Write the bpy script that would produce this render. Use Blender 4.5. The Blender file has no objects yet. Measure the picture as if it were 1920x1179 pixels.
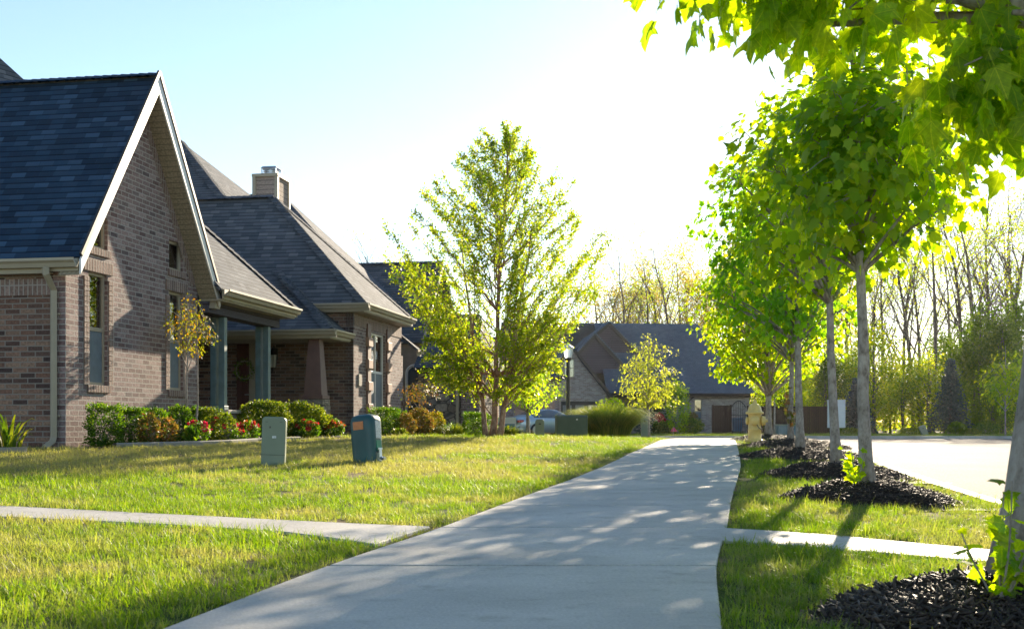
import bpy, math, random
import numpy as np
from mathutils import Vector, Matrix
from mathutils.geometry import tessellate_polygon
R = math.radians
HAZE = True
PI = math.pi
SC = bpy.context.scene
COL = SC.collection
rng = np.random.default_rng(7)
random.seed(7)
EYE = 0.585; FP = 2200.0; CX = 960.0; HY = 796.0

# ------------------------------------------------------------------ terrain
KN = [(-400, 0), (0, 0), (6, .012), (11, .062), (17, .17), (25, .26), (33, .2), (45, .1), (60, 0), (900, 0)]
def prof(d):
    for (a, za), (b, zb) in zip(KN, KN[1:]):
        if a <= d <= b:
            t = (d - a) / (b - a)
            if b - a < 100 and (a in (45,) or b in (6,)): t = t * t * (3 - 2 * t)
            return za + (zb - za) * t
    return 0
def sstep(t):
    t = max(0., min(1., t)); return t * t * (3 - 2 * t)
PATH = [(-12, -2.6), (-6, -1.75), (0, -.75), (3.36, -.19), (4.87, .06), (6.6, .42), (8.8, .86), (11.2, 1.36), (13.5, 1.84), (17, 2.5), (22, 3.42), (28, 4.5), (35, 5.75)]
def interp(tab, y):
    if y <= tab[0][0]: return tab[0][1]
    for i in range(len(tab) - 1):
        if tab[i][0] <= y <= tab[i + 1][0]:
            p0 = tab[max(i - 1, 0)]; p1 = tab[i]; p2 = tab[i + 1]; p3 = tab[min(i + 2, len(tab) - 1)]
            t = (y - p1[0]) / (p2[0] - p1[0])
            m1 = (p2[1] - p0[1]) / (p2[0] - p0[0]) * (p2[0] - p1[0]); m2 = (p3[1] - p1[1]) / (p3[0] - p1[0]) * (p2[0] - p1[0])
            return (2*t**3 - 3*t*t + 1)*p1[1] + (t**3 - 2*t*t + t)*m1 + (-2*t**3 + 3*t*t)*p2[1] + (t**3 - t*t)*m2
    return tab[-1][1] + (y - tab[-1][0]) * .19
def pathx(y): return interp(PATH, y)
PW = .79                      # half width of the sidewalk, measured across the picture
def kerbx(y): return 2.13 + .165 * y if y < 34 else 2.13 + .165 * y - (8 - math.sqrt(max(0, 64 - (min(y, 42) - 34) ** 2)))
def T(x, y):
    z = prof(y)
    if -10 < y < 60:
        w = 1 if y < 40 else (60 - y) / 20
        dx = x - pathx(y)
        if dx < -PW: z += w * .075 * sstep((-dx - PW) / 5.0)
        if dx > PW: z -= w * .035 * sstep((dx - PW) / 1.6)
    return z
def gpt(px, py):              # the ground point seen at a place in the picture
    d = 2.0
    while d < 150:
        x = (px - CX) / FP * d
        if T(x, d) >= EYE - (py - HY) / FP * d: return x, d
        d += .01
    return (px - CX) / FP * 80, 80.
def W(px, d): return (px - CX) / FP * d
def Z(py, d): return EYE + (HY - py) / FP * d

# ------------------------------------------------------------------ tags, objects
def tag(o, label=None, cat=None, group=None, kind=None):
    if label: o['label'] = label
    if cat: o['category'] = cat
    if group: o['group'] = group
    if kind: o['kind'] = kind
    return o
BASE = {}
def thing(name, label, cat, loc=(0, 0, 0), rz=0, group=None):
    o = bpy.data.objects.new(name, None); COL.objects.link(o)
    o.empty_display_size = .2
    o.location = loc; o.rotation_euler = (0, 0, rz)
    return tag(o, label, cat, group)
def copy_tree(o, parent=None):
    c = o.copy(); COL.objects.link(c)
    if parent: c.parent = parent
    for ch in list(o.children): copy_tree(ch, c)
    return c

class MB:
    def __init__(s): s.v = []; s.f = []; s.m = []; s.mi = 0; s.smooth = []; s.sm = False
    def add(s, vs, fs):
        b = len(s.v); s.v.extend([tuple(v) for v in vs])
        for f in fs: s.f.append(tuple(b + i for i in f)); s.m.append(s.mi); s.smooth.append(s.sm)
        return s
    def quad(s, a, b, c, d): return s.add([a, b, c, d], [(0, 1, 2, 3)])
    def poly(s, pts): return s.add(pts, [tuple(range(len(pts)))])
    def box(s, x0, x1, y0, y1, z0, z1):
        if x1 < x0: x0, x1 = x1, x0
        if y1 < y0: y0, y1 = y1, y0
        v = [(x0,y0,z0),(x1,y0,z0),(x1,y1,z0),(x0,y1,z0),(x0,y0,z1),(x1,y0,z1),(x1,y1,z1),(x0,y1,z1)]
        return s.add(v, [(0,3,2,1),(4,5,6,7),(0,1,5,4),(1,2,6,5),(2,3,7,6),(3,0,4,7)])
    def hexa(s, b, t):       # bottom 4 points, top 4 points, both counter-clockwise from above
        return s.add(list(b) + list(t), [(0,3,2,1),(4,5,6,7),(0,1,5,4),(1,2,6,5),(2,3,7,6),(3,0,4,7)])
    def prism(s, pts, vec):  # extrude polygon
        n = len(pts); vec = Vector(vec)
        a = [Vector(p) for p in pts]; b = [p + vec for p in a]
        fs = [tuple(reversed(range(n))), tuple(range(n, 2*n))] + [(i, (i+1) % n, n + (i+1) % n, n + i) for i in range(n)]
        return s.add(a + b, fs)
    def beam(s, p, q, w, h, up=(0,0,1)):
        p = Vector(p); q = Vector(q); d = (q - p).normalized(); up = Vector(up)
        sd = d.cross(up).normalized(); u = sd.cross(d)
        o = []
        for c in (p, q):
            for (i, j) in ((-1,-1),(1,-1),(1,1),(-1,1)): o.append(c + sd*(w/2*i) + u*(h/2*j))
        return s.add(o, [(0,1,2,3),(7,6,5,4),(0,4,5,1),(1,5,6,2),(2,6,7,3),(3,7,4,0)])
    def tube(s, pts, rad, n=6, cap=True):
        pts = [Vector(p) for p in pts]
        if not hasattr(rad, '__len__'): rad = [rad] * len(pts)
        vs = []; ref = None
        for i, p in enumerate(pts):
            d = (pts[min(i+1, len(pts)-1)] - pts[max(i-1, 0)])
            if d.length < 1e-9: d = Vector((0,0,1))
            d.normalize()
            if ref is None: ref = Vector((1,0,0)) if abs(d.x) < .8 else Vector((0,1,0))
            a = (ref - d * ref.dot(d))
            if a.length < 1e-6: a = d.orthogonal()
            a.normalize(); b = d.cross(a); ref = a
            for k in range(n):
                t = 2*PI*k/n; vs.append(p + (a*math.cos(t) + b*math.sin(t)) * rad[i])
        fs = []
        for i in range(len(pts)-1):
            for k in range(n):
                k2 = (k+1) % n; fs.append((i*n+k, i*n+k2, (i+1)*n+k2, (i+1)*n+k))
        if cap:
            fs.append(tuple(reversed(range(n)))); fs.append(tuple((len(pts)-1)*n + k for k in range(n)))
        return s.add(vs, fs)
    def lathe(s, prof, n=24, c=(0,0,0), axis='z'):
        vs = []; fs = []
        for (r, z) in prof:
            for k in range(n):
                t = 2*PI*k/n; x, y = r*math.cos(t), r*math.sin(t)
                p = (x, y, z) if axis == 'z' else ((z, x, y) if axis == 'x' else (y, z, x))
                vs.append((p[0]+c[0], p[1]+c[1], p[2]+c[2]))
        for i in range(len(prof)-1):
            for k in range(n):
                k2 = (k+1) % n; fs.append((i*n+k, i*n+k2, (i+1)*n+k2, (i+1)*n+k))
        fs.append(tuple(reversed(range(n)))); fs.append(tuple((len(prof)-1)*n + k for k in range(n)))
        return s.add(vs, fs)
    def build(s, name, mat, parent=None, off=(0,0,0), bevel=0, uv=True, loc=None, rz=0):
        me = bpy.data.meshes.new(name)
        V = np.array(s.v, dtype=float).reshape(-1, 3) - np.array(off)
        me.from_pydata(V.tolist(), [], s.f)
        for m in (mat if isinstance(mat, (list, tuple)) else [mat]): me.materials.append(m)
        if any(s.m): me.polygons.foreach_set('material_index', s.m)
        if any(s.smooth): me.polygons.foreach_set('use_smooth', s.smooth)
        if uv: auto_uv(me)
        me.update()
        o = bpy.data.objects.new(name, me); COL.objects.link(o)
        if parent: o.parent = parent
        if loc is not None: o.location = loc; o.rotation_euler = (0, 0, rz)
        if bevel:
            b = o.modifiers.new('bevel', 'BEVEL'); b.width = bevel; b.segments = 2; b.limit_method = 'ANGLE'; b.angle_limit = R(40)
        return o
def auto_uv(me):
    uvl = me.uv_layers.new(name='UVMap').data
    for p in me.polygons:
        n = p.normal
        if n.length < .5: continue
        if abs(n.z) > .98: u = Vector((1,0,0)); v = Vector((0,1,0))
        else:
            u = Vector((0,0,1)).cross(n).normalized(); v = n.cross(u)
            if abs(u.x) > abs(u.y):
                if u.x < 0: pass
        for li in p.loop_indices:
            co = me.vertices[me.loops[li].vertex_index].co
            uvl[li].uv = (co.dot(u), co.dot(v))

# leaves: many copies of one small outline, vectorised, with a per-leaf number 'var'
def leaf_obj(name, mat, P, A, N, S, tmpl, parent=None, extra=None, fold=.0, loc=None, off=(0,0,0)):
    P = np.asarray(P); A = np.asarray(A); N = np.asarray(N); S = np.asarray(S)
    A = A / np.linalg.norm(A, axis=1, keepdims=True)
    N = N - A * (N * A).sum(1, keepdims=True); N = N / (np.linalg.norm(N, axis=1, keepdims=True) + 1e-9)
    B = np.cross(A, N)
    tv, tf = tmpl; tv = np.array(tv, float); k = len(tv); n = len(P)
    V = P[:, None, :] + S[:, None, None] * (tv[None, :, 1:2] * A[:, None, :] + tv[None, :, 0:1] * B[:, None, :] + (tv[None, :, 2:3] - fold*tv[None,:,1:2]**2) * N[:, None, :])
    V = V.reshape(-1, 3) - np.array(off)
    flat = np.array([i for f in tf for i in f]); cnt = np.array([len(f) for f in tf])
    LI = (flat[None, :] + (np.arange(n) * k)[:, None]).reshape(-1)
    CN = np.tile(cnt, n)
    var = np.repeat(rng.random(n), k)
    me = bpy.data.meshes.new(name)
    if extra is not None:
        ev, ef = extra; b = len(V); V = np.vstack([V, np.array(ev, float).reshape(-1, 3) - np.array(off)])
        LI = np.concatenate([LI, np.array([b + i for f in ef for i in f], dtype=int)]); CN = np.concatenate([CN, np.array([len(f) for f in ef], dtype=int)])
        var = np.concatenate([var, np.full(len(ev), .3)])
    me.vertices.add(len(V)); me.vertices.foreach_set('co', V.reshape(-1))
    me.loops.add(len(LI)); me.loops.foreach_set('vertex_index', LI.astype(np.int32))
    me.polygons.add(len(CN)); st = np.concatenate([[0], np.cumsum(CN)[:-1]])
    me.polygons.foreach_set('loop_start', st.astype(np.int32))
    try: me.polygons.foreach_set('loop_total', CN.astype(np.int32))
    except Exception: pass
    at = me.attributes.new('var', 'FLOAT', 'POINT'); at.data.foreach_set('value', var.astype(np.float32))
    lu = np.tile(tv[:, :3]*np.array([1, 1, 0]), (n, 1)); lu = np.vstack([lu, np.full((len(V)-len(lu), 3), 9.)])
    at = me.attributes.new('leafpos', 'FLOAT_VECTOR', 'POINT'); at.data.foreach_set('vector', lu.astype(np.float32).reshape(-1))
    me.materials.append(mat); me.update(calc_edges=True)
    o = bpy.data.objects.new(name, me); COL.objects.link(o)
    if parent: o.parent = parent
    if loc is not None: o.location = loc
    return o
# leaf outlines: x across, y along, z out of the leaf
half = [(0, 0), (.17, -.03), (.43, .10), (.35, .27), (.57, .56), (.33, .57), (.20, .76), (0, 1.06)]
MAPLE = ([(x, y, -abs(x)*.22) for x, y in half] + [(-x, y, -abs(x)*.22) for x, y in half[1:-1]],
         [(0,1,2,3), (3,4,5,6), (0,3,6,7), (0,10,9,8), (10,13,12,11), (0,7,13,10)])
_r = [(.08,-.05), (.2,-.06), (.3,.02), (.45,.05), (.41,.16), (.37,.27), (.48,.37), (.61,.60), (.47,.57), (.34,.56), (.27,.64), (.22,.77), (.11,.92)]
_z = lambda x, y: -.30*abs(x)**1.3 - .10*(y-.45)**2 + .03*math.sin(9*y + 5*abs(x))
_s = [(0,0), (0,.3), (0,.6), (0,1.08)]
MAPLEN = ([(x, y, _z(x, y)) for x, y in _s] + [(x, y, _z(x, y)) for x, y in _r] + [(-x, y, _z(-x, y+.03)) for x, y in _r] + [(.008, -.02, 0), (.012, -.55, .12), (-.012, -.55, .12), (-.008, -.02, 0)], [])
def _o(i, s): return 3 + i + (13 if s else 0)
for s_ in (0, 1):
    for f_ in ([(0,1,2,3), (0,3,4,5,-1), (-1,5,6,7), (-1,7,8,9), (-1,9,10,-2), (-2,10,11,12), (-2,12,13,-3)]):
        q_ = tuple((0 if v == 0 else (-v if v < 0 else _o(v, s_))) for v in f_); MAPLEN[1].append(q_ if not s_ else q_[::-1])
MAPLEN[1].append((30, 31, 32, 33))
OVAL = ([(0,0,0), (.28,.35,-.06), (.2,.75,-.04), (0,1,0), (-.2,.75,-.04), (-.28,.35,-.06)], [(0,1,2,3), (0,3,4,5)])
DIAM = ([(0,0,0), (.34,.45,-.05), (0,1,0), (-.34,.45,-.05)], [(0,1,2,3)])
def rdir(n):
    v = rng.normal(size=(n, 3)); return v / np.linalg.norm(v, axis=1, keepdims=True)

# ------------------------------------------------------------------ materials
def newmat(name):
    m = bpy.data.materials.new(name); m.use_nodes = True
    nt = m.node_tree; nt.nodes.clear()
    out = nt.nodes.new('ShaderNodeOutputMaterial'); b = nt.nodes.new('ShaderNodeBsdfPrincipled')
    nt.links.new(b.outputs[0], out.inputs[0]); return m, nt, b, out
def nd(nt, t, **k):
    n = nt.nodes.new(t)
    for a, v in k.items():
        if a.startswith('i_'):
            key = a[2:]
            n.inputs[int(key) if key.isdigit() else key].default_value = v
        else: setattr(n, a, v)
    return n
def rgba(c): return (c[0], c[1], c[2], 1)
def ramp(nt, fac, stops, interp='LINEAR'):
    r = nt.nodes.new('ShaderNodeValToRGB'); r.color_ramp.interpolation = interp
    e = r.color_ramp.elements
    while len(e) < len(stops): e.new(.5)
    for x, (p, c) in zip(e, stops): x.position = p; x.color = rgba(c)
    nt.links.new(fac, r.inputs[0]); return r.outputs[0]
def mix(nt, a, b, fac, mode='MIX'):
    m = nt.nodes.new('ShaderNodeMix'); m.data_type = 'RGBA'; m.blend_type = mode
    for s, v in ((6, a), (7, b), (0, fac)):
        if hasattr(v, 'is_linked') or hasattr(v, 'links'): nt.links.new(v, m.inputs[s])
        elif s == 0: m.inputs[0].default_value = v
        else: m.inputs[s].default_value = rgba(v)
    return m.outputs[2]
def noise(nt, vec, scale, detail=4, rough=.55):
    n = nd(nt, 'ShaderNodeTexNoise', i_Scale=scale, i_Detail=detail, i_Roughness=rough)
    if vec is not None: nt.links.new(vec, n.inputs['Vector'])
    return n.outputs['Fac']
def bump(nt, b, h, strength=.3, dist=.01):
    n = nd(nt, 'ShaderNodeBump', i_Strength=strength, i_Distance=dist)
    nt.links.new(h, n.inputs['Height']); nt.links.new(n.outputs[0], b.inputs['Normal'])
def plain(name, c, rough=.6, metal=0, var=.15, scale=6, bmp=.1, spec=.5):
    m, nt, b, out = newmat(name)
    tc = nd(nt, 'ShaderNodeTexCoord').outputs['Object']
    f = noise(nt, tc, scale, 6)
    c2 = tuple(x * (1 - var) for x in c); c3 = tuple(min(1, x * (1 + var)) for x in c)
    nt.links.new(ramp(nt, f, [(.3, c2), (.7, c3)]), b.inputs['Base Color'])
    b.inputs['Roughness'].default_value = rough; b.inputs['Metallic'].default_value = metal
    b.inputs['Specular IOR Level'].default_value = spec
    if bmp: bump(nt, b, noise(nt, tc, scale*12, 3), bmp, .004)
    return m
def brickmat(name, cols, mortar, bw=.235, bh=.079, ms=.009, rough=.85, bmp=.8, off=.5, light=None):
    m, nt, b, out = newmat(name)
    uv = nd(nt, 'ShaderNodeUVMap').outputs[0]
    br = nd(nt, 'ShaderNodeTexBrick', offset=off, squash=1.0)
    nt.links.new(uv, br.inputs['Vector'])
    br.inputs['Scale'].default_value = 1; br.inputs['Mortar Size'].default_value = ms; br.inputs['Mortar Smooth'].default_value = .15
    br.inputs['Bias'].default_value = 0; br.inputs['Brick Width'].default_value = bw; br.inputs['Row Height'].default_value = bh
    br.inputs['Color1'].default_value = (0,0,0,1); br.inputs['Color2'].default_value = (1,1,1,1); br.inputs['Mortar'].default_value = (.5,.5,.5,1)
    st = [(i / max(1, len(cols)-1), c) for i, c in enumerate(cols)]
    col = ramp(nt, br.outputs['Color'], st)
    n1 = noise(nt, uv, 28, 5)
    col = mix(nt, col, ramp(nt, n1, [(.35, (.35,.35,.35)), (.65, (1.25,1.25,1.25))]), .55, 'MULTIPLY')
    n2 = noise(nt, uv, .9, 3)
    col = mix(nt, col, ramp(nt, n2, [(.3, (.8,.8,.82)), (.7, (1.12,1.1,1.08))]), .7, 'MULTIPLY')
    mc = mix(nt, mortar, tuple(x*.7 for x in mortar), n1)
    col = mix(nt, col, mc, br.outputs['Fac'])
    nt.links.new(col, b.inputs['Base Color']); b.inputs['Roughness'].default_value = rough
    b.inputs['Specular IOR Level'].default_value = .25
    h = nd(nt, 'ShaderNodeMath', operation='MULTIPLY_ADD'); nt.links.new(br.outputs['Fac'], h.inputs[0]); h.inputs[1].default_value = -1
    nt.links.new(n1, h.inputs[2])
    bump(nt, b, h.outputs[0], bmp, .008)
    return m
def shinglemat(name, cols):
    m, nt, b, out = newmat(name)
    uv = nd(nt, 'ShaderNodeUVMap').outputs[0]
    # two layers of tabs so that the courses look irregular
    br = nd(nt, 'ShaderNodeTexBrick', offset=.37, squash=1.0, offset_frequency=3); nt.links.new(uv, br.inputs['Vector'])
    for k, v in (('Scale', 1), ('Mortar Size', .0035), ('Mortar Smooth', .3), ('Bias', 0), ('Brick Width', .24), ('Row Height', .125)): br.inputs[k].default_value = v
    br.inputs['Color1'].default_value = (0,0,0,1); br.inputs['Color2'].default_value = (1,1,1,1); br.inputs['Mortar'].default_value = (.3,.3,.3,1)
    col = ramp(nt, br.outputs['Color'], [(i / (len(cols)-1), c) for i, c in enumerate(cols)])
    n0 = noise(nt, uv, 160, 2); col = mix(nt, col, ramp(nt, n0, [(.3, (.7,.7,.7)), (.7, (1.3,1.3,1.3))]), .5, 'MULTIPLY')
    n2 = noise(nt, uv, .5, 3); col = mix(nt, col, ramp(nt, n2, [(.3, (.85,.85,.85)), (.7, (1.12,1.12,1.12))]), .8, 'MULTIPLY')
    # row step: v within course, lower edge of each course stands proud
    sep = nd(nt, 'ShaderNodeSeparateXYZ'); nt.links.new(uv, sep.inputs[0])
    d = nd(nt, 'ShaderNodeMath', operation='DIVIDE'); nt.links.new(sep.outputs[1], d.inputs[0]); d.inputs[1].default_value = .125
    fr = nd(nt, 'ShaderNodeMath', operation='FRACT'); nt.links.new(d.outputs[0], fr.inputs[0])
    butt_shade = ramp(nt, fr.outputs[0], [(.0, (.12,.12,.12)), (.10, (.3,.3,.3)), (.22, (.95,.95,.95)), (1, (1.1,1.1,1.1))])  # shade line under each course's butt edge, painted into the colour
    lay = nd(nt, 'ShaderNodeMath', operation='GREATER_THAN'); nt.links.new(br.outputs['Color'], lay.inputs[0]); lay.inputs[1].default_value = .45
    col = mix(nt, col, butt_shade, 1, 'MULTIPLY')
    nt.links.new(col, b.inputs['Base Color']); b.inputs['Roughness'].default_value = .9; b.inputs['Specular IOR Level'].default_value = .2
    h = nd(nt, 'ShaderNodeMath', operation='MULTIPLY'); nt.links.new(fr.outputs[0], h.inputs[0]); h.inputs[1].default_value = -1
    h2 = nd(nt, 'ShaderNodeMath', operation='MULTIPLY_ADD'); nt.links.new(lay.outputs[0], h2.inputs[0]); h2.inputs[1].default_value = .6; nt.links.new(h.outputs[0], h2.inputs[2])
    h3 = nd(nt, 'ShaderNodeMath', operation='MULTIPLY_ADD'); nt.links.new(n0, h3.inputs[0]); h3.inputs[1].default_value = .4; nt.links.new(h2.outputs[0], h3.inputs[2])
    bump(nt, b, h3.outputs[0], .7, .009)
    return m
def leafmat(name, cols, trans=.5, tcol=None, rough=.5, spec=.35, patch=None, veins=False):
    """cols: ramp over the per-leaf number"""
    m, nt, b, out = newmat(name)
    at = nd(nt, 'ShaderNodeAttribute', attribute_name='var')
    col = ramp(nt, at.outputs['Fac'], [(i / max(1, len(cols)-1), c) for i, c in enumerate(cols)])
    pos = nd(nt, 'ShaderNodeNewGeometry').outputs['Position']
    f = noise(nt, pos, 1.6, 2)
    col = mix(nt, col, ramp(nt, f, [(.35, (.75,.8,.8)), (.65, (1.15,1.1,1.0))]), 1, 'MULTIPLY')
    if patch: col = patch(nt, col, pos, at)
    if veins:
        lp = nd(nt, 'ShaderNodeAttribute', attribute_name='leafpos'); sp = nd(nt, 'ShaderNodeSeparateXYZ'); nt.links.new(lp.outputs['Vector'], sp.inputs[0])
        def mth(op, a, b_=None, c=None):
            q = nd(nt, 'ShaderNodeMath', operation=op)
            for i_, v in enumerate((a, b_, c)):
                if v is None: continue
                if isinstance(v, (int, float)): q.inputs[i_].default_value = v
                else: nt.links.new(v, q.inputs[i_])
            return q.outputs[0]
        ax = mth('ABSOLUTE', sp.outputs[0]); y_ = sp.outputs[1]
        d1 = ax; d2 = mth('ABSOLUTE', mth('SUBTRACT', ax, mth('MULTIPLY', y_, .95)))
        d3 = mth('ABSOLUTE', mth('SUBTRACT', ax, mth('MULTIPLY', mth('FRACT', mth('MULTIPLY', mth('SUBTRACT', y_, mth('MULTIPLY', ax, .9)), 6.)), .0)))
        fr_ = mth('PINGPONG', mth('MULTIPLY', mth('SUBTRACT', y_, mth('MULTIPLY', ax, 1.1)), 8.), .5)
        v1 = mth('LESS_THAN', d1, .014); v2 = mth('LESS_THAN', d2, .014); v3 = mth('MULTIPLY', mth('LESS_THAN', fr_, .05), .5)
        vv = mth('MINIMUM', mth('ADD', mth('ADD', v1, v2), v3), 1)
        col = mix(nt, col, (.30, .32, .08), mth('MULTIPLY', vv, .5))
        blot = ramp(nt, noise(nt, lp.outputs['Vector'], 5, 4), [(.35, (.75,.8,.7)), (.65, (1.2,1.15,1))]); col = mix(nt, col, blot, 1, 'MULTIPLY')
    nt.links.new(col, b.inputs['Base Color']); b.inputs['Roughness'].default_value = rough
    b.inputs['Specular IOR Level'].default_value = spec
    tr = nd(nt, 'ShaderNodeBsdfTranslucent')
    tint = mix(nt, col, tcol or (1.6, 1.5, .5), 1, 'MULTIPLY')
    nt.links.new(tint, tr.inputs[0])
    mx = nd(nt, 'ShaderNodeMixShader'); mx.inputs[0].default_value = trans
    nt.links.new(b.outputs[0], mx.inputs[1]); nt.links.new(tr.outputs[0], mx.inputs[2]); nt.links.new(mx.outputs[0], out.inputs[0])
    return m
def barkmat(name, c1, c2, c3, sc=(9, 9, 2.2), bmp=.6, rings=False):
    m, nt, b, out = newmat(name)
    tc = nd(nt, 'ShaderNodeTexCoord').outputs['Object']
    mp = nd(nt, 'ShaderNodeMapping'); mp.inputs['Scale'].default_value = sc; nt.links.new(tc, mp.inputs[0])
    f = noise(nt, mp.outputs[0], 3, 6, .65); f2 = noise(nt, tc, 2.5, 3)
    col = ramp(nt, f, [(.3, c1), (.5, c2), (.72, c3)])
    col = mix(nt, col, ramp(nt, f2, [(.35, (.75,.75,.75)), (.65, (1.2,1.2,1.2))]), .8, 'MULTIPLY')
    nt.links.new(col, b.inputs['Base Color']); b.inputs['Roughness'].default_value = .9; b.inputs['Specular IOR Level'].default_value = .15
    bump(nt, b, f, bmp, .012)
    return m
M = {}
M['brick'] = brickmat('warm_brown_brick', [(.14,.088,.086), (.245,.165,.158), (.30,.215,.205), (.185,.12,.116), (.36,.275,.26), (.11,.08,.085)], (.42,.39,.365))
M['brickshade'] = brickmat('shaded_red_brick', [(.12,.065,.05), (.215,.115,.083), (.065,.042,.04), (.255,.145,.105), (.31,.2,.145), (.165,.09,.065)], (.28,.245,.215), bw=.245)  # brick of the walls facing the camera, their shade put into the colour
M['brickup'] = brickmat('soldier_brick', [(.17,.115,.1), (.29,.2,.17), (.23,.15,.125), (.35,.25,.215)], (.40,.36,.33), bw=.075, bh=.24, off=0)
M['brickpale'] = brickmat('pale_tumbled_brick', [(.24,.20,.18), (.42,.38,.35), (.32,.25,.22), (.52,.48,.44), (.28,.21,.18)], (.5,.47,.44), bw=.25, bh=.085)
M['shingle'] = shinglemat('charcoal_shingles', [(.07,.08,.095), (.115,.128,.15), (.085,.097,.115), (.155,.165,.185), (.065,.075,.09), (.105,.115,.135)])
M['shinglefar'] = shinglemat('blue_grey_shingles', [(.08,.115,.16), (.10,.14,.19), (.085,.12,.165), (.115,.155,.205)])
M['shingleshade'] = shinglemat('shaded_shingles', [(.010,.026,.052), (.02,.052,.10), (.012,.03,.062), (.036,.08,.145), (.010,.026,.052), (.018,.046,.09)])  # house A's charcoal shingles, the near slope's blue shade put into the colour
M['tan'] = plain('tan_paint', (.36,.31,.23), .45, bmp=.04, var=.06)
M['soffit'] = brickmat('beaded_soffit', [(.33,.28,.2), (.35,.3,.22)], (.16,.14,.1), bw=9, bh=.1, ms=.006, bmp=.5)
M['white'] = plain('white_paint', (.72,.72,.72), .45, bmp=.05, var=.08)
M['siding'] = brickmat('lap_siding', [(.36,.29,.25), (.39,.31,.27)], (.12,.1,.09), bw=9, bh=.13, ms=.008, bmp=.8)
M['darksiding'] = brickmat('brown_siding', [(.095,.09,.115), (.11,.103,.13)], (.04,.03,.03), bw=9, bh=.16, ms=.012, bmp=.6)
M['teal'] = plain('teal_post_paint', (.11,.175,.19), .5, var=.2)
M['metal'] = plain('galvanised_metal', (.55,.57,.6), .3, 1, bmp=.02)
M['darktrim'] = plain('dark_trim', (.025,.022,.022), .5)
M['brownpaint'] = plain('brown_paint', (.16,.085,.07), .55, var=.15)
M['brownpaint2'] = plain('light_brown_paint', (.34,.2,.15), .55, var=.15)
M['blind'] = brickmat('window_blind', [(.34,.36,.36), (.37,.39,.39)], (.08,.09,.1), bw=9, bh=.05, ms=.006, bmp=.4)
M['screen'] = plain('insect_screen', (.14,.175,.2), .7, bmp=0)
M['roomdark'] = plain('unlit_room_dark', (.03,.035,.04), .9)  # near-black colour painted for the darkness of an unlit interior
M['stucco'] = plain('stucco', (.24,.2,.17), .9, bmp=.3)
def glassmat(name, c=(.02,.03,.035), refl=.55):
    m, nt, b, out = newmat(name)
    b.inputs['Base Color'].default_value = rgba(c); b.inputs['Roughness'].default_value = .03
    tr = nd(nt, 'ShaderNodeBsdfTransparent'); tr.inputs[0].default_value = (.75,.8,.8,1)
    gl = nd(nt, 'ShaderNodeBsdfGlossy'); gl.inputs['Roughness'].default_value = .02
    fr = nd(nt, 'ShaderNodeFresnel', i_IOR=1.5)
    mr = nd(nt, 'ShaderNodeMath', operation='MULTIPLY_ADD'); nt.links.new(fr.outputs[0], mr.inputs[0]); mr.inputs[1].default_value = 1.3; mr.inputs[2].default_value = refl*.25; mr.use_clamp = True
    mx = nd(nt, 'ShaderNodeMixShader'); nt.links.new(mr.outputs[0], mx.inputs[0]); nt.links.new(tr.outputs[0], mx.inputs[1]); nt.links.new(gl.outputs[0], mx.inputs[2])
    nt.links.new(mx.outputs[0], out.inputs[0]); return m
M['glass'] = glassmat('window_glass')
def stonemat(name, cols, mortar, sc=3.2):
    m, nt, b, out = newmat(name)
    uv = nd(nt, 'ShaderNodeUVMap').outputs[0]
    mp = nd(nt, 'ShaderNodeMapping'); mp.inputs['Scale'].default_value = (sc, sc*1.6, 1); nt.links.new(uv, mp.inputs[0])
    v = nd(nt, 'ShaderNodeTexVoronoi', distance='CHEBYCHEV'); nt.links.new(mp.outputs[0], v.inputs['Vector']); v.inputs['Scale'].default_value = 1; v.inputs['Randomness'].default_value = .75
    v2 = nd(nt, 'ShaderNodeTexVoronoi', feature='DISTANCE_TO_EDGE'); nt.links.new(mp.outputs[0], v2.inputs['Vector']); v2.inputs['Scale'].default_value = 1; v2.inputs['Randomness'].default_value = .75
    s = nd(nt, 'ShaderNodeSeparateColor'); nt.links.new(v.outputs['Color'], s.inputs[0])
    col = ramp(nt, s.outputs[0], [(i/(len(cols)-1), c) for i, c in enumerate(cols)])
    n1 = noise(nt, uv, 14, 5); col = mix(nt, col, ramp(nt, n1, [(.3, (.6,.6,.6)), (.7, (1.25,1.25,1.25))]), .8, 'MULTIPLY')
    e = ramp(nt, v2.outputs['Distance'], [(.03, (1,1,1)), (.09, (0,0,0))])
    col = mix(nt, col, mortar, e)
    nt.links.new(col, b.inputs['Base Color']); b.inputs['Roughness'].default_value = .9
    h = nd(nt, 'ShaderNodeMath', operation='MULTIPLY_ADD'); nt.links.new(e, h.inputs[0]); h.inputs[1].default_value = -1.2; nt.links.new(n1, h.inputs[2])
    bump(nt, b, h.outputs[0], .9, .03); return m
M['stone'] = stonemat('field_stone', [(.17,.15,.14), (.28,.24,.2), (.22,.2,.19), (.34,.29,.24), (.15,.12,.1)], (.1,.09,.08))
M['stonelight'] = stonemat('light_limestone', [(.4,.33,.25), (.33,.28,.22), (.46,.39,.3)], (.2,.17,.14), 4)
M['cap'] = plain('limestone_cap', (.42,.38,.33), .85, bmp=.2)

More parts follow.
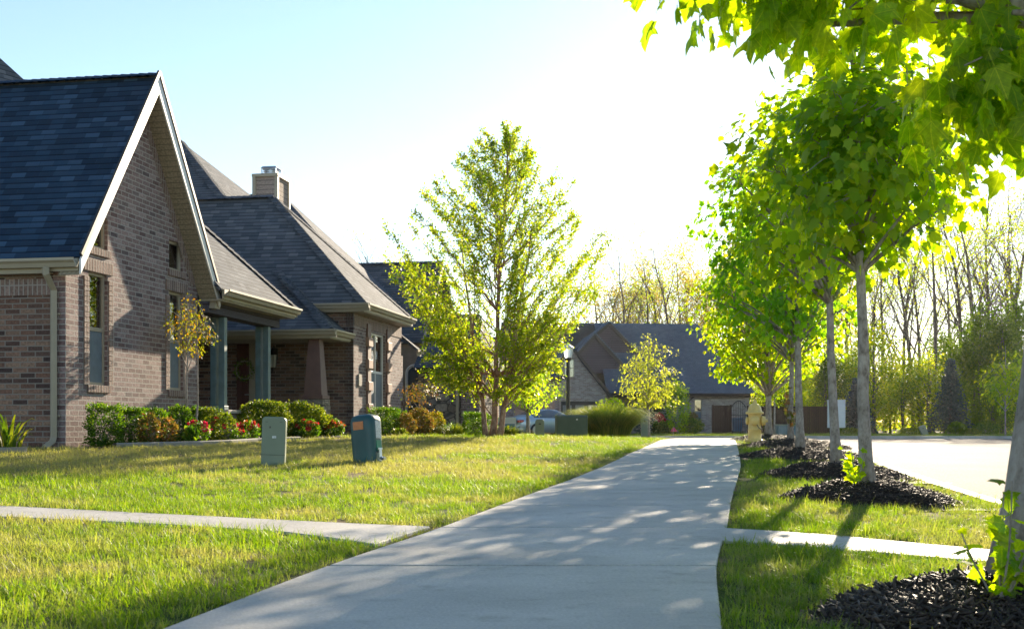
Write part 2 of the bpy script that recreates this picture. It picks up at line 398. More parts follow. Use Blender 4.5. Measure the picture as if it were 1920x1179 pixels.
def concmat():
    m, nt, b, out = newmat('broomed_concrete')
    tc = nd(nt, 'ShaderNodeTexCoord').outputs['Object']
    f = noise(nt, tc, 1.1, 5); g = noise(nt, tc, 90, 3)
    mp = nd(nt, 'ShaderNodeMapping'); mp.inputs['Scale'].default_value = (3, 60, 1); mp.inputs['Rotation'].default_value = (0,0,R(11)); nt.links.new(tc, mp.inputs[0])
    br = noise(nt, mp.outputs[0], 2.2, 4, .7)
    col = ramp(nt, f, [(.3, (.35,.338,.318)), (.5, (.44,.425,.40)), (.7, (.53,.51,.48))])
    col = mix(nt, col, ramp(nt, g, [(.3, (.72,.72,.72)), (.7, (1.22,1.22,1.22))]), .6, 'MULTIPLY')
    col = mix(nt, col, ramp(nt, br, [(.35, (.82,.82,.82)), (.65, (1.1,1.1,1.1))]), .6, 'MULTIPLY')
    st = ramp(nt, noise(nt, tc, 4.5, 6, .7), [(.56, (1,1,1)), (.68, (.62,.6,.56))])
    col = mix(nt, col, st, .6, 'MULTIPLY')
    nt.links.new(col, b.inputs['Base Color']); b.inputs['Roughness'].default_value = .7; b.inputs['Specular IOR Level'].default_value = .35
    h = nd(nt, 'ShaderNodeMath', operation='ADD'); nt.links.new(br, h.inputs[0]); nt.links.new(g, h.inputs[1])
    bump(nt, b, h.outputs[0], .35, .006); return m
M['conc'] = concmat()
def asphalt():
    m, nt, b, out = newmat('worn_asphalt')
    tc = nd(nt, 'ShaderNodeTexCoord').outputs['Object']
    g = noise(nt, tc, 38, 6, .85); f = noise(nt, tc, .4, 4)
    v = nd(nt, 'ShaderNodeTexVoronoi'); nt.links.new(tc, v.inputs['Vector']); v.inputs['Scale'].default_value = 70
    col = ramp(nt, g, [(.35, (.06,.058,.06)), (.65, (.23,.22,.22))])
    col = mix(nt, col, ramp(nt, f, [(.3, (.8,.8,.8)), (.7, (1.15,1.15,1.15))]), 1, 'MULTIPLY')
    nt.links.new(col, b.inputs['Base Color']); b.inputs['Roughness'].default_value = .82; b.inputs['Specular IOR Level'].default_value = .05
    h = nd(nt, 'ShaderNodeMath', operation='ADD'); nt.links.new(g, h.inputs[0]); nt.links.new(v.outputs['Distance'], h.inputs[1])
    bump(nt, b, h.outputs[0], .55, .008); return m
M['asphalt'] = asphalt()
def dryfac(nt, pos):
    # where the lawn has thinned to straw: patches with their own shape
    a = noise(nt, pos, .55, 4, .65); c = noise(nt, pos, 2.6, 4, .6)
    s = nd(nt, 'ShaderNodeMath', operation='MULTIPLY_ADD'); nt.links.new(c, s.inputs[0]); s.inputs[1].default_value = .45; nt.links.new(a, s.inputs[2])
    sx = nd(nt, 'ShaderNodeSeparateXYZ'); nt.links.new(pos, sx.inputs[0])
    # a straw-coloured band of lawn in front of the houses
    band = ramp(nt, (lambda q: (nt.links.new(sx.outputs[1], q.inputs[0]), q.outputs[0])[1])(nd(nt, 'ShaderNodeMapRange', i_1=0., i_2=40.)), [(.0, (0,0,0)), (.26, (.0,.0,.0)), (.36, (1,1,1)), (.52, (1,1,1)), (.62, (0,0,0))])
    lx = ramp(nt, (lambda q: (nt.links.new(sx.outputs[0], q.inputs[0]), q.outputs[0])[1])(nd(nt, 'ShaderNodeMapRange', i_1=-8., i_2=2.)), [(.0, (1,1,1)), (.65, (1,1,1)), (.85, (0,0,0))])
    bb = nd(nt, 'ShaderNodeMath', operation='MULTIPLY'); nt.links.new(band, bb.inputs[0]); nt.links.new(lx, bb.inputs[1])
    s2 = nd(nt, 'ShaderNodeMath', operation='MULTIPLY_ADD'); nt.links.new(bb.outputs[0], s2.inputs[0]); s2.inputs[1].default_value = .24; nt.links.new(s.outputs[0], s2.inputs[2])
    return ramp(nt, s2.outputs[0], [(.70, (0,0,0)), (.84, (1,1,1))])
def grasspatch(nt, col, pos, at):
    d = dryfac(nt, pos); ia = nd(nt, 'ShaderNodeAttribute', attribute_name='dry', attribute_type='INSTANCER'); dm = nd(nt, 'ShaderNodeMath', operation='MAXIMUM'); nt.links.new(d, dm.inputs[0]); nt.links.new(ia.outputs['Fac'], dm.inputs[1]); d = dm.outputs[0]
    f2 = nd(nt, 'ShaderNodeMath', operation='MULTIPLY'); nt.links.new(d, f2.inputs[0])
    r = ramp(nt, at.outputs['Fac'], [(.1, (1,1,1)), (.8, (.55,.55,.55))]); nt.links.new(r, f2.inputs[1])
    return mix(nt, col, (.26,.225,.175), f2.outputs[0])
M['grass'] = leafmat('lawn_grass', [(.07,.145,.008), (.12,.2,.009), (.19,.25,.011), (.11,.18,.009), (.23,.215,.14)], trans=.54, tcol=(2.0,2.15,.5), patch=grasspatch)
def groundmat():
    m, nt, b, out = newmat('lawn_soil')
    pos = nd(nt, 'ShaderNodeNewGeometry').outputs['Position']
    d = dryfac(nt, pos); f = noise(nt, pos, 14, 5, .7)
    g = ramp(nt, f, [(.3, (.035,.055,.012)), (.7, (.08,.11,.02))]); s = ramp(nt, f, [(.3, (.11,.08,.05)), (.7, (.24,.18,.1))])
    nt.links.new(mix(nt, g, s, d), b.inputs['Base Color']); b.inputs['Roughness'].default_value = 1; b.inputs['Specular IOR Level'].default_value = .1
    bump(nt, b, f, .6, .03); return m
M['ground'] = groundmat()
M['mulch'] = plain('dark_mulch', (.018,.012,.010), .75, var=.5, scale=40, bmp=.6, spec=.4)
def chipmat():
    m, nt, b, out = newmat('mulch_chips')
    at = nd(nt, 'ShaderNodeAttribute', attribute_name='var')
    nt.links.new(ramp(nt, at.outputs['Fac'], [(0, (.012,.008,.006)), (.5, (.03,.019,.014)), (.8, (.055,.036,.026)), (.95, (.10,.068,.048)), (1, (.24,.17,.12))]), b.inputs['Base Color'])
    b.inputs['Roughness'].default_value = .6; b.inputs['Specular IOR Level'].default_value = .4; return m
M['chips'] = chipmat()
M['bark'] = barkmat('grey_maple_bark', (.15,.12,.10), (.34,.295,.26), (.47,.42,.38), sc=(9, 9, 5))
M['birchbark'] = barkmat('peeling_birch_bark', (.13,.07,.045), (.33,.2,.14), (.52,.38,.3), sc=(6, 6, 3), bmp=1)
M['woodbark'] = barkmat('woodland_bark', (.08,.062,.05), (.15,.12,.1), (.22,.18,.15), sc=(3, 3, 1))
M['maple'] = leafmat('maple_leaves', [(.07,.17,.012), (.11,.21,.014), (.17,.25,.018), (.09,.19,.014)], trans=.68, tcol=(4.8,3.7,.3), rough=.38, spec=.5)
M['maplenear'] = leafmat('bright_maple_leaves', [(.07,.15,.008), (.10,.18,.01), (.14,.2,.012), (.08,.16,.01)], trans=.72, tcol=(5.2,4.5,.3), rough=.4, spec=.45, veins=True)
M['mapledark'] = leafmat('dark_maple_leaves', [(.05,.15,.016), (.07,.18,.016), (.10,.205,.018)], trans=.68, tcol=(5.0,3.8,.4), rough=.4, spec=.4)
M['maplefar'] = leafmat('yellow_green_leaves', [(.07,.15,.01), (.11,.19,.012), (.18,.22,.02), (.08,.16,.012)], trans=.72, tcol=(4.2,3.6,.4))
M['birch'] = leafmat('birch_leaves', [(.07,.14,.012), (.11,.18,.014), (.17,.22,.018), (.25,.27,.03)], trans=.66, tcol=(3.4,3.1,.4), rough=.4)
M['pale'] = leafmat('pale_oak_leaves', [(.2,.25,.05), (.28,.31,.07), (.17,.23,.05)], trans=.6, tcol=(2.4,2.2,.6))
M['wood'] = leafmat('woodland_leaves', [(.07,.13,.01), (.11,.18,.012), (.17,.22,.015), (.24,.25,.03)], trans=.75, tcol=(4.2,3.7,.5))
M['wooddark'] = leafmat('dense_woodland_leaves', [(.035,.07,.012), (.055,.10,.016), (.09,.14,.02)], trans=.7, tcol=(3.6,3.4,.5))
M['gold'] = leafmat('budding_leaves', [(.16,.14,.04), (.25,.21,.06), (.3,.27,.07), (.15,.17,.03)], trans=.6, tcol=(2.4,2.0,.8))
M['spruce'] = leafmat('blue_green_needles', [(.05,.085,.085), (.075,.115,.11), (.06,.1,.08)], trans=.2, tcol=(1,1.1,1))
M['box'] = leafmat('boxwood_leaves', [(.03,.085,.01), (.05,.12,.012), (.085,.16,.015), (.15,.2,.02)], trans=.45, tcol=(2.2,2.2,.4), rough=.5, spec=.25)
M['lime'] = leafmat('lime_shrub_leaves', [(.05,.12,.01), (.11,.18,.012), (.2,.25,.02), (.26,.27,.03)], trans=.45)
M['rust'] = leafmat('rust_shrub_leaves', [(.22,.11,.035), (.26,.15,.05), (.12,.15,.02), (.24,.2,.06), (.09,.15,.02), (.15,.19,.03)], trans=.45, tcol=(1.6,1.2,.6))
M['myrtle'] = leafmat('young_myrtle_leaves', [(.12,.18,.012), (.15,.2,.016), (.2,.23,.02), (.26,.23,.02), (.3,.15,.02)], trans=.6, tcol=(1.8,1.5,.5))
M['redfl'] = leafmat('red_petals', [(.45,.012,.02), (.6,.03,.03), (.5,.015,.06)], trans=.35, tcol=(1.4,1,1))
M['magfl'] = leafmat('magenta_petals', [(.5,.01,.09), (.55,.015,.06), (.65,.03,.12)], trans=.35, tcol=(1.4,1,1))
M['orfl'] = leafmat('orange_petals', [(.6,.06,.02), (.65,.12,.02), (.7,.3,.03)], trans=.35, tcol=(1.4,1,1))
M['tallgrass'] = leafmat('tall_grass_blades', [(.12,.19,.02), (.19,.26,.03), (.28,.32,.07), (.38,.38,.14)], trans=.6, tcol=(2.4,2.2,.5))
M['sagebox'] = plain('sage_green_enamel', (.19,.235,.17), .5, var=.08, scale=3, bmp=.03)
M['tealbox'] = plain('weathered_teal_plastic', (.012,.075,.085), .4, var=.25, scale=3, bmp=.03)
M['xfmr'] = plain('transformer_green', (.06,.10,.065), .5, var=.1)
M['hydrant'] = plain('yellow_hydrant_paint', (.72,.54,.2), .42, var=.12, scale=8, bmp=.08)
M['fence'] = brickmat('brown_fence_boards', [(.06,.033,.024), (.075,.042,.03), (.05,.028,.02)], (.012,.008,.006), bw=.14, bh=9, ms=.006, off=0)
M['black'] = plain('black_metal', (.012,.012,.013), .4)
M['whitebox'] = plain('white_mailbox_metal', (.62,.66,.68), .4, bmp=.02, var=.04)
M['orange'] = plain('faded_orange_sticker', (.55,.2,.07), .6, var=.2, scale=20)
M['greenlabel'] = plain('green_label', (.03,.22,.13), .5)
M['whitelabel'] = plain('white_label', (.6,.62,.62), .5, var=.3, scale=60)
M['carpaint'] = plain('silver_blue_car_paint', (.42,.53,.6), .25, .4, var=.03, bmp=0)
M['carglass'] = plain('dark_car_glass', (.05,.08,.1), .06, 0, var=.02, bmp=0, spec=1)
M['tyre'] = plain('tyre_rubber', (.015,.015,.015), .8)
M['rim'] = plain('alloy_rim', (.55,.56,.58), .3, 1, bmp=0)
M['taillight'] = plain('red_tail_lens', (.4,.01,.015), .2, bmp=0)
M['pink'] = plain('pink_marker_flag', (.8,.12,.2), .6)
M['blue'] = plain('blue_plastic', (.05,.16,.32), .4)
M['door'] = plain('dark_red_door', (.09,.028,.02), .4, var=.2)
M['edging'] = plain('concrete_edging', (.25,.24,.21), .9, bmp=.3)
m, nt, b, out = newmat('lantern_glass'); b.inputs['Base Color'].default_value = (.8,.82,.8,1); b.inputs['Roughness'].default_value = .25; b.inputs['Transmission Weight'].default_value = .5
M['lampglass'] = m
# ------------------------------------------------------------------ ground, paths, road
def sheet(name, xs_of_row, ys, dz, mat, kind='structure'):
    vs = []; fs = []; n = None
    for y in ys:
        xs = xs_of_row(y); n = len(xs)
        for x in xs: vs.append((x, y, T(x, y) + dz))
    for j in range(len(ys)-1):
        for i in range(n-1): fs.append((j*n+i, j*n+i+1, (j+1)*n+i+1, (j+1)*n+i))
    mb = MB(); mb.sm = True; mb.add(vs, fs)
    return tag(mb.build(name, mat), kind=kind)
def cols(y):
    px = pathx(y); k = kerbx(y)
    L = [-160, -60, -30, -22] + [px - PW - q for q in (16, 13, 11, 9, 7.5, 6, 5, 4, 3, 2.2, 1.5, 1, .6, .3, .1, 0)]
    Rr = [px + PW + (k - px - PW) * t for t in (0, .15, .3, .5, .7, .85, 1)]
    return L + [px - PW*.4, px + PW*.4] + Rr
ys = [-12, -8, -5, -3] + [-2 + .4*i for i in range(0, 60)] + [22 + 1*i for i in range(0, 21)]
sheet('ground', cols, ys, -.012, M['ground'])
def farcols(y): return [-600, -200, -80, -40, -20, -10, 0, 10, 20, 40, 80, 200, 600]
sheet('ground', farcols, [60.15, 62, 66, 72, 80, 95, 120, 200, 400, 900], -.012, M['ground'])
mb = MB(); mb.box(-600, -160, -60, 900, -2, -.3); mb.box(200, 600, -60, 60.1, -2, -.3); mb.box(-160, 200, -60, -12, -2, -.3)
tag(mb.build('ground', M['ground']), kind='structure')
# the street: runs along the kerb, then crosses in front of the far houses
def roadcols(y):
    k = kerbx(y) + .14
    return [k + t for t in (0, .5, 1.5, 3, 5, 8, 12, 20, 40, 90, 200)]
sheet('road', roadcols, ys, -.13, M['asphalt'])
def crosscols(y): return [-160, -60, -30, -15, -5, 0, 5, 10, 20, 40, 90, 200]
sheet('road', crosscols, [42.02, 44, 47, 50, 53, 56, 58, 59.9], -.134, M['asphalt'])
# kerb
def sweep(mb, path, prof2):
    vs = []; n = len(prof2)
    for i, (x, y) in enumerate(path):
        x0, y0 = path[max(i-1, 0)]; x1, y1 = path[min(i+1, len(path)-1)]
        d = Vector((x1-x0, y1-y0, 0)).normalized(); s = Vector((d.y, -d.x, 0)); z = T(x, y)
        for (u, w) in prof2: vs.append((x + s.x*u, y + s.y*u, z + w))
    fs = [(i*n+k, i*n+k+1, (i+1)*n+k+1, (i+1)*n+k) for i in range(len(path)-1) for k in range(n-1)]
    mb.add(vs, fs)
mb = MB(); pth = [(kerbx(y), y) for y in [-12 + .5*i for i in range(0, 93)]] + [(kerbx(y), y) for y in (34.5, 35.5, 36.5, 37.5, 38.5, 39.5, 40.3, 41, 41.5, 41.8, 41.97)]
pth += [(kerbx(42) - 3*k, 42.0) for k in range(1, 14)]
sweep(mb, pth, [(0, -.3), (0, .006), (.11, .006), (.145, -.02), (.16, -.12), (.5, -.122), (.5, -.3)])
tag(mb.build('kerb', M['conc']), kind='structure')
mb = MB(); pth = [(200 - 5*k, 60.1) for k in range(0, 60)]
sweep(mb, [(-x, y) for x, y in pth][::1], [(0, -.3), (0, .01), (-.0, .01)][:2])
mb = MB(); mb.box(-100, 200, 59.9, 60.12, -.5, .012); tag(mb.build('kerb', M['conc']), kind='structure')

# sidewalk, in slabs with tooled joints
mb = MB(); jy = [gpt(1100, p)[1] for p in (1061, 989)]
J = [jy[0] - 1.5*k for k in range(9, 0, -1)] + [jy[0], jy[1]] + [jy[1] + 1.53*k for k in range(1, 20)]
J = [j for j in J if j < 34]
for a, b_ in zip(J, J[1:]):
    g = .011 if abs(a - jy[0]) > .01 else .02
    g2 = .011 if abs(b_ - jy[0]) > .01 else .02
    N = 5; vs = []; fs = []
    for i in range(N+1):
        y = a + g + (b_ - a - g - g2) * i / N
        for t in (-1, -.35, .35, 1): x = pathx(y) + t*PW; vs.append((x, y, T(pathx(y), y) + .004))
    for i in range(N):
        for k in range(3): fs.append((i*4+k, i*4+k+1, (i+1)*4+k+1, (i+1)*4+k))
    b0 = len(vs)
    ring = [0,1,2,3] + [i*4+3 for i in range(1, N+1)] + [N*4+2, N*4+1, N*4] + [i*4 for i in range(N-1, 0, -1)]
    for r in ring: vs.append((vs[r][0], vs[r][1], vs[r][2] - .09))
    for i in range(len(ring)):
        j = (i+1) % len(ring); fs.append((ring[j], ring[i], b0+i, b0+j))
    mb.add(vs, fs)
tag(mb.build('sidewalk', M['conc'], bevel=.006), kind='structure')
mb = MB(); vs = []; yy = [J[0] + .5*i for i in range(int((J[-1]-J[0])/.5))]
for y in yy: vs += [(pathx(y)-PW+.02, y, T(pathx(y), y)-.011), (pathx(y)+PW-.02, y, T(pathx(y), y)-.011)]
mb.add(vs, [(2*i, 2*i+1, 2*i+3, 2*i+2) for i in range(len(yy)-1)])
jm = plain('joint_filler', (.03,.028,.025), .9); tag(mb.build('sidewalk_joint', jm), kind='structure')
# the two side paths that meet the sidewalk
def ribbon(name, pl, pr, dz):
    mb = MB(); n = len(pl); vs = []
    for (a, b_) in zip(pl, pr): vs += [(a[0], a[1], T(*a) + dz), (b_[0], b_[1], T(*b_) + dz), (b_[0], b_[1], T(*b_) - .1), (a[0], a[1], T(*a) - .1)]
    fs = []
    for i in range(n-1):
        for k in range(4): k2 = (k+1) % 4; fs.append((i*4+k, (i+1)*4+k, (i+1)*4+k2, i*4+k2))
    mb.add(vs, fs + [(0,1,2,3), tuple((n-1)*4+k for k in (3,2,1,0))])
    return tag(mb.build(name, M['conc'], bevel=.005), kind='structure')
def line(p, q, n=9): return [(p[0] + (q[0]-p[0])*i/n, p[1] + (q[1]-p[1])*i/n) for i in range(n+1)]
LT = [gpt(806, 987), gpt(400, 968), gpt(0, 948)]; LB = [gpt(702, 1020), gpt(560, 998), gpt(300, 982), gpt(0, 968)]
def resamp(pts, n=12):
    out_ = []
    L = [0]
    for p, q in zip(pts, pts[1:]): L.append(L[-1] + math.dist(p, q))
    for i in range(n+1):
        s = L[-1]*i/n
        for k in range(len(pts)-1):
            if s <= L[k+1] + 1e-9:
                t = (s - L[k])/(L[k+1]-L[k]); out_.append((pts[k][0]+(pts[k+1][0]-pts[k][0])*t, pts[k][1]+(pts[k+1][1]-pts[k][1])*t)); break
    return out_
def ext(pts, k): p, q = pts[-2], pts[-1]; L = math.dist(p, q); return pts + [(q[0] + (q[0]-p[0])/L*k, q[1] + (q[1]-p[1])/L*k)]
LTr = resamp(ext(LT, 2.5)); LBr = resamp(ext(LB, 2.5))
ribbon('path', LTr, LBr, .003)
RT = [gpt(1357, 990), gpt(1560, 1003), gpt(1830, 1028)]; RB = [gpt(1350, 1013), gpt(1560, 1028), gpt(1840, 1052)]
RTr = resamp(ext(RT, .72)); RBr = resamp(ext(RB, .55))
ribbon('path', RBr, RTr, .003)
def inpoly(x, y, poly):
    c = False; j = len(poly)-1
    for i in range(len(poly)):
        if (poly[i][1] > y) != (poly[j][1] > y) and x < (poly[j][0]-poly[i][0])*(y-poly[i][1])/(poly[j][1]-poly[i][1]) + poly[i][0]: c = not c
        j = i
    return c
POLYS = [LTr + LBr[::-1], RTr + RBr[::-1]]

# ------------------------------------------------------------------ houses: house frame (r = towards the street, a = along it)
TH = R(9.9); CS, SN = math.cos(TH), math.sin(TH)
def H2W(r, a): return (CS*r + SN*a, -SN*r + CS*a)
def on_r(px, r): q = (px-CX)/FP; d = -r*1.0/(SN - CS*q) * 1.0 if False else r/(CS*q - SN); X = q*d; return d, SN*X + CS*d       # depth, a
def on_a(px, a): q = (px-CX)/FP; d = a/(SN*q + CS); X = q*d; return d, CS*X - SN*d    # depth, r
def zz(py, d): return EYE + (HY-py)/FP*d
class House:
    def __init__(s, label, cat, r, a, th=TH, loc=None, group=None, name='brick_house', z=None):
        w = loc or H2W(r, a); s.b = (r, a, T(*w) if z is None else z); s.th = th
        s.root = thing(name, label, cat, (w[0], w[1], s.b[2]), -th, group)
    def part(s, name, mb, mat, parent=None, bevel=0):
        return mb.build(name, mat, parent or s.root, off=s.b, bevel=bevel)
def wall(mb, axis, n, outer, holes, depth=.1):
    """axis 'R': wall facing +r at r=n, outline in (a,z); axis 'A': wall facing -a at a=n, outline in (r,z)"""
    def P(u, w, d=0): return (n - d, u, w) if axis == 'R' else (u, n + d, w)
    loops = [[Vector((u, w, 0)) for u, w in outer]] + [[Vector((u, w, 0)) for u, w in h] for h in holes]
    pts = [p for l in loops for p in l]
    tr = tessellate_polygon(loops)
    vs = [P(p.x, p.y) for p in pts]; fs = []
    for t in tr:
        a, b_, c = [Vector(vs[i]) for i in t]; nn = (b_-a).cross(c-a); w = Vector((1,0,0)) if axis == 'R' else Vector((0,-1,0))
        fs.append(tuple(t) if nn.dot(w) > 0 else tuple(reversed(t)))
    mb.add(vs, fs)
    for h in holes:
        k = len(h)
        for i in range(k):
            p, q = h[i], h[(i+1) % k]
            mb.quad(P(*p), P(*q), P(q[0], q[1], depth), P(p[0], p[1], depth))
    # thickness along the outline
    k = len(outer)
    for i in range(k):
        p, q = outer[i], outer[(i+1) % k]; mb.quad(P(*q), P(*p), P(p[0], p[1], .2), P(q[0], q[1], .2))
def rect(u0, u1, w0, w1): return [(u0, w0), (u1, w0), (u1, w1), (u0, w1)]
def abox(mb, axis, n, u0, u1, d0, d1, w0, w1):     # d: distance behind the wall plane (negative stands proud)
    if axis == 'R': mb.box(n-d1, n-d0, u0, u1, w0, w1)
    else: mb.box(u0, u1, n+d0, n+d1, w0, w1)
def window(h, axis, n, u0, u1, w0, w1, dep=.09, sash=.5, mull=False, blind='lower', sill=True, frame='tan', name='window', proud=0):
    f = MB(); t = .045
    for (a, b_) in ((u0, u0+t), (u1-t, u1)): abox(f, axis, n, a, b_, dep-.035, dep+.02, w0, w1)
    abox(f, axis, n, u0+t, u1-t, dep-.033, dep+.02, w0, w0+t); abox(f, axis, n, u0+t, u1-t, dep-.033, dep+.02, w1-t, w1)
    if sash: m_ = w0 + (w1-w0)*sash; abox(f, axis, n, u0+t, u1-t, dep-.028, dep+.02, m_-.03, m_+.03)
    if mull: c = (u0+u1)/2; abox(f, axis, n, c-.02, c+.02, dep-.026, dep+.02, w0+t, w1-t)
    fo = h.part(name, f, M[frame], bevel=.004)
    g = MB()
    if axis == 'R': g.box(n-dep-.004, n-dep+.002, u0+t*.6, u1-t*.6, w0+t*.6, w1-t*.6)
    else: g.box(u0+t*.6, u1-t*.6, n+dep-.002, n+dep+.004, w0+t*.6, w1-t*.6)
    h.part('pane', g, M['glass'], fo)
    if sash and blind == 'lower':
        sc_ = MB(); m_ = w0 + (w1-w0)*sash; abox(sc_, axis, n, u0+t*.8, u1-t*.8, dep-.014, dep-.008, w0+t*.8, m_-.032); h.part('screen', sc_, M['screen'], fo)
    if blind:
        bm_ = MB(); top = w1 if blind == 'all' else w0 + (w1-w0)*(.47 if sash else .6)
        abox(bm_, axis, n, u0+t, u1-t, dep+.06, dep+.075, w0+t, top); h.part('blind', bm_, M['blind'], fo)
    rm = MB(); abox(rm, axis, n, u0-.02, u1+.02, dep+.12, dep+.14, w0-.02, w1+.02); h.part('room_dark', rm, M['roomdark'], fo)  # flat dark sheet standing in for the unlit interior behind the pane
    if sill:
        sl = MB(); k = max(1, int((u1-u0+.12)/.075))
        for i in range(k):
            a = u0-.06 + (u1-u0+.12)*i/k; b_ = u0-.06 + (u1-u0+.12)*(i+1)/k - .008
            abox(sl, axis, n, a, b_, -.035, .05, w0-.115, w0-.004)
        h.part('sill', sl, M['brickup'], fo, bevel=.004)
    return fo
def roofslab(mb, pts, th=.07):      # pts counter-clockwise from outside
    a, b_, c = [Vector(p) for p in pts[:3]]; n = (b_-a).cross(c-a).normalized()
    mb.prism([Vector(p) - n*th for p in pts], n*th)
def gutter(h, p, q, out_dir, mat='tan', size=.12, fascia=.16):
    """K-style gutter along p-q hanging outwards"""
    p = Vector(p); q = Vector(q); o = Vector(out_dir).normalized(); g = MB(); d = (q-p).normalized()
    sec = [(0, 0), (0, -size), (size*.62, -size), (size*.78, -size*.55), (size*1.05, -size*.3), (size*1.05, 0), (size*.93, 0), (size*.93, -size*.2), (.02, -size*.75), (.02, 0)]
    va = [p + o*x + Vector((0,0,z)) for x, z in sec]; vb = [q + o*x + Vector((0,0,z)) for x, z in sec]; n = len(sec)
    g.add(va + vb, [(i, i+1, n+i+1, n+i) for i in range(n-1)] + [tuple(reversed(range(n))), tuple(range(n, 2*n))])
    go = h.part('gutter', g, M[mat])
    if fascia:
        f = MB(); a0 = p - o*.03; a1 = q - o*.03
        f.hexa([a0 + Vector((0,0,-fascia-.02)), a1 + Vector((0,0,-fascia-.02)), a1 + o*.028 + Vector((0,0,-fascia-.02)), a0 + o*.028 + Vector((0,0,-fascia-.02))],
               [a0 + Vector((0,0,-.005)), a1 + Vector((0,0,-.005)), a1 + o*.028 + Vector((0,0,-.005)), a0 + o*.028 + Vector((0,0,-.005))])
        h.part('fascia', f, M[mat])
    return go
def ridgecap(h, p, q, mat='shingle', w=.3, parent=None):
    p = Vector(p); q = Vector(q); L = (q-p).length; n = max(2, int(L/.16)); d = (q-p)/n; g = MB()
    sd = d.normalized().cross(Vector((0,0,1))).normalized(); up = sd.cross(d.normalized())
    for i in range(n):
        a = p + d*i; b_ = p + d*(i+1.1); z0 = up*.05; z1 = up*.035
        g.add([a - sd*w/2 - up*.035, a + z0, a + sd*w/2 - up*.035, b_ - sd*w/2 - up*.045, b_ + z1, b_ + sd*w/2 - up*.045], [(0,1,4,3), (1,2,5,4), (0,2,1), (3,4,5)])
    return h.part('ridge_cap', g, M[mat], parent)

# ---- house A: the near gable
A = House('nearest dark brick house with a tall steep gable and teal porch posts', 'house', -9.45, 15.9)
RA = -9.45; gz = A.b[2] - .06
a0, a1 = 15.9, 20.35; am = 18.13; zr = 6.37; RO = -9.12
hw = 2.4; ez = 3.02            # half width of the gable roof at its eaves
sl = (zr - ez)/hw
def gz_at(a): return zr - abs(a-am)*sl - .12
# windows: (px left, px right, y top, y bottom)
def wr(pxl, pxr, yt, yb):
    d0, u0 = on_r(pxl, RA); d1, u1 = on_r(pxr, RA); return u0, u1, zz(yb, (d0+d1)/2), zz(yt, (d0+d1)/2)
WA = [wr(166, 202, 512, 722), wr(317, 344, 546, 733), wr(166, 202, 404, 466), wr(317, 344, 452, 503)]
WA[2] = (WA[0][0], WA[0][1], WA[2][2], WA[2][3]); WA[3] = (WA[1][0], WA[1][1], WA[2][2], WA[2][3])
WA[1] = (WA[1][0], WA[1][1], WA[0][2], WA[0][3])
mb = MB(); wall(mb, 'R', RA, [(a0, gz), (a1, gz), (a1, gz_at(a1)), (am, zr-.12), (a0, gz_at(a0))], [rect(*w) for w in WA], .1)
wallA = A.part('wall', mb, M['brick'])
for i, w in enumerate(WA): window(A, 'R', RA, *w, sash=.5 if i < 2 else 0, blind='lower' if i < 2 else None)
# brick heads over the windows and the sloping brick course under the rakes
for (u0, u1, w0, w1) in WA[:2]:
    mb = MB()
    k = int((u1-u0+.3)/.075)
    for i in range(k): abox(mb, 'R', RA, u0-.15+(u1-u0+.3)*i/k, u0-.15+(u1-u0+.3)*(i+1)/k-.008, -.022, .02, w1+.004, w1+.2)
    for (s0, s1) in ((u0-.15, u0-.006), (u1+.006, u1+.15)):
        kk = int((w1-w0)/.079)
        for j in range(kk): abox(mb, 'R', RA, s0, s1, -.022, .02, w0+j*.079, w0+(j+1)*.079-.008)
    A.part('window_surround', mb, M['brickup'], wallA)
mb = MB()
for s in (-1, 1):
    L = math.hypot(hw, zr-ez)
    for k in range(int((L-.4)/.08)):
        t = (k+.5)*.08/L; a = am + s*hw*t; z = zr - (zr-ez)*t - .16
        if not (a0 < a < a1) : continue
        d = Vector((0, s*hw, -(zr-ez))).normalized(); nrm = Vector((0, -(zr-ez)*s, -hw)).normalized()
        nrm = Vector((0, -s*(zr-ez), -hw)).normalized()
        c = Vector((RA, a, z)); p = [c - d*.036, c + d*.036, c + d*.036 + nrm*.22, c - d*.036 + nrm*.22]
        mb.prism([q + Vector((-.02, 0, 0)) for q in p], (.034, 0, 0))
A.part('rake_course', mb, M['brickup'], wallA)
# side wall in shade, facing the camera
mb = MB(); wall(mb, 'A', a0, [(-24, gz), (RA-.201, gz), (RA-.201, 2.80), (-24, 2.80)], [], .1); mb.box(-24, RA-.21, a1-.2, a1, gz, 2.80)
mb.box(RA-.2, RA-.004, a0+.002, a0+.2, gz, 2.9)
A.part('side_wall', mb, M['brickshade'])
mb = MB(); wall(mb, 'A', a0-.014, rect(-24, RA-.21, 2.5, 2.74), [], .01); A.part('soldier_course', mb, M['brickup'])
mb = MB(); mb.prism([(-22.5, a0-.18, 2.80), (-22.5, a0-.18, 2.82), (-22.5, a0, 2.82), (-22.5, a0, 2.80)], (22.5+RA-.2, 0, 0)); A.part('soffit', mb, M['tan'])
# roof
e0, e1 = am-hw-.02, am+hw
mb = MB(); XL = -24
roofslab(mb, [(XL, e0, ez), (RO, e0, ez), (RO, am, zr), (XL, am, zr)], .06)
roofA = A.part('roof', mb, M['shingleshade'])
mb = MB(); roofslab(mb, [(RO, e1, ez), (XL, e1, ez), (XL, am, zr), (RO, am, zr)], .06); A.part('roof', mb, M['shingle'])
ridgecap(A, (XL, am, zr), (RO, am, zr), 'shingleshade', parent=roofA)
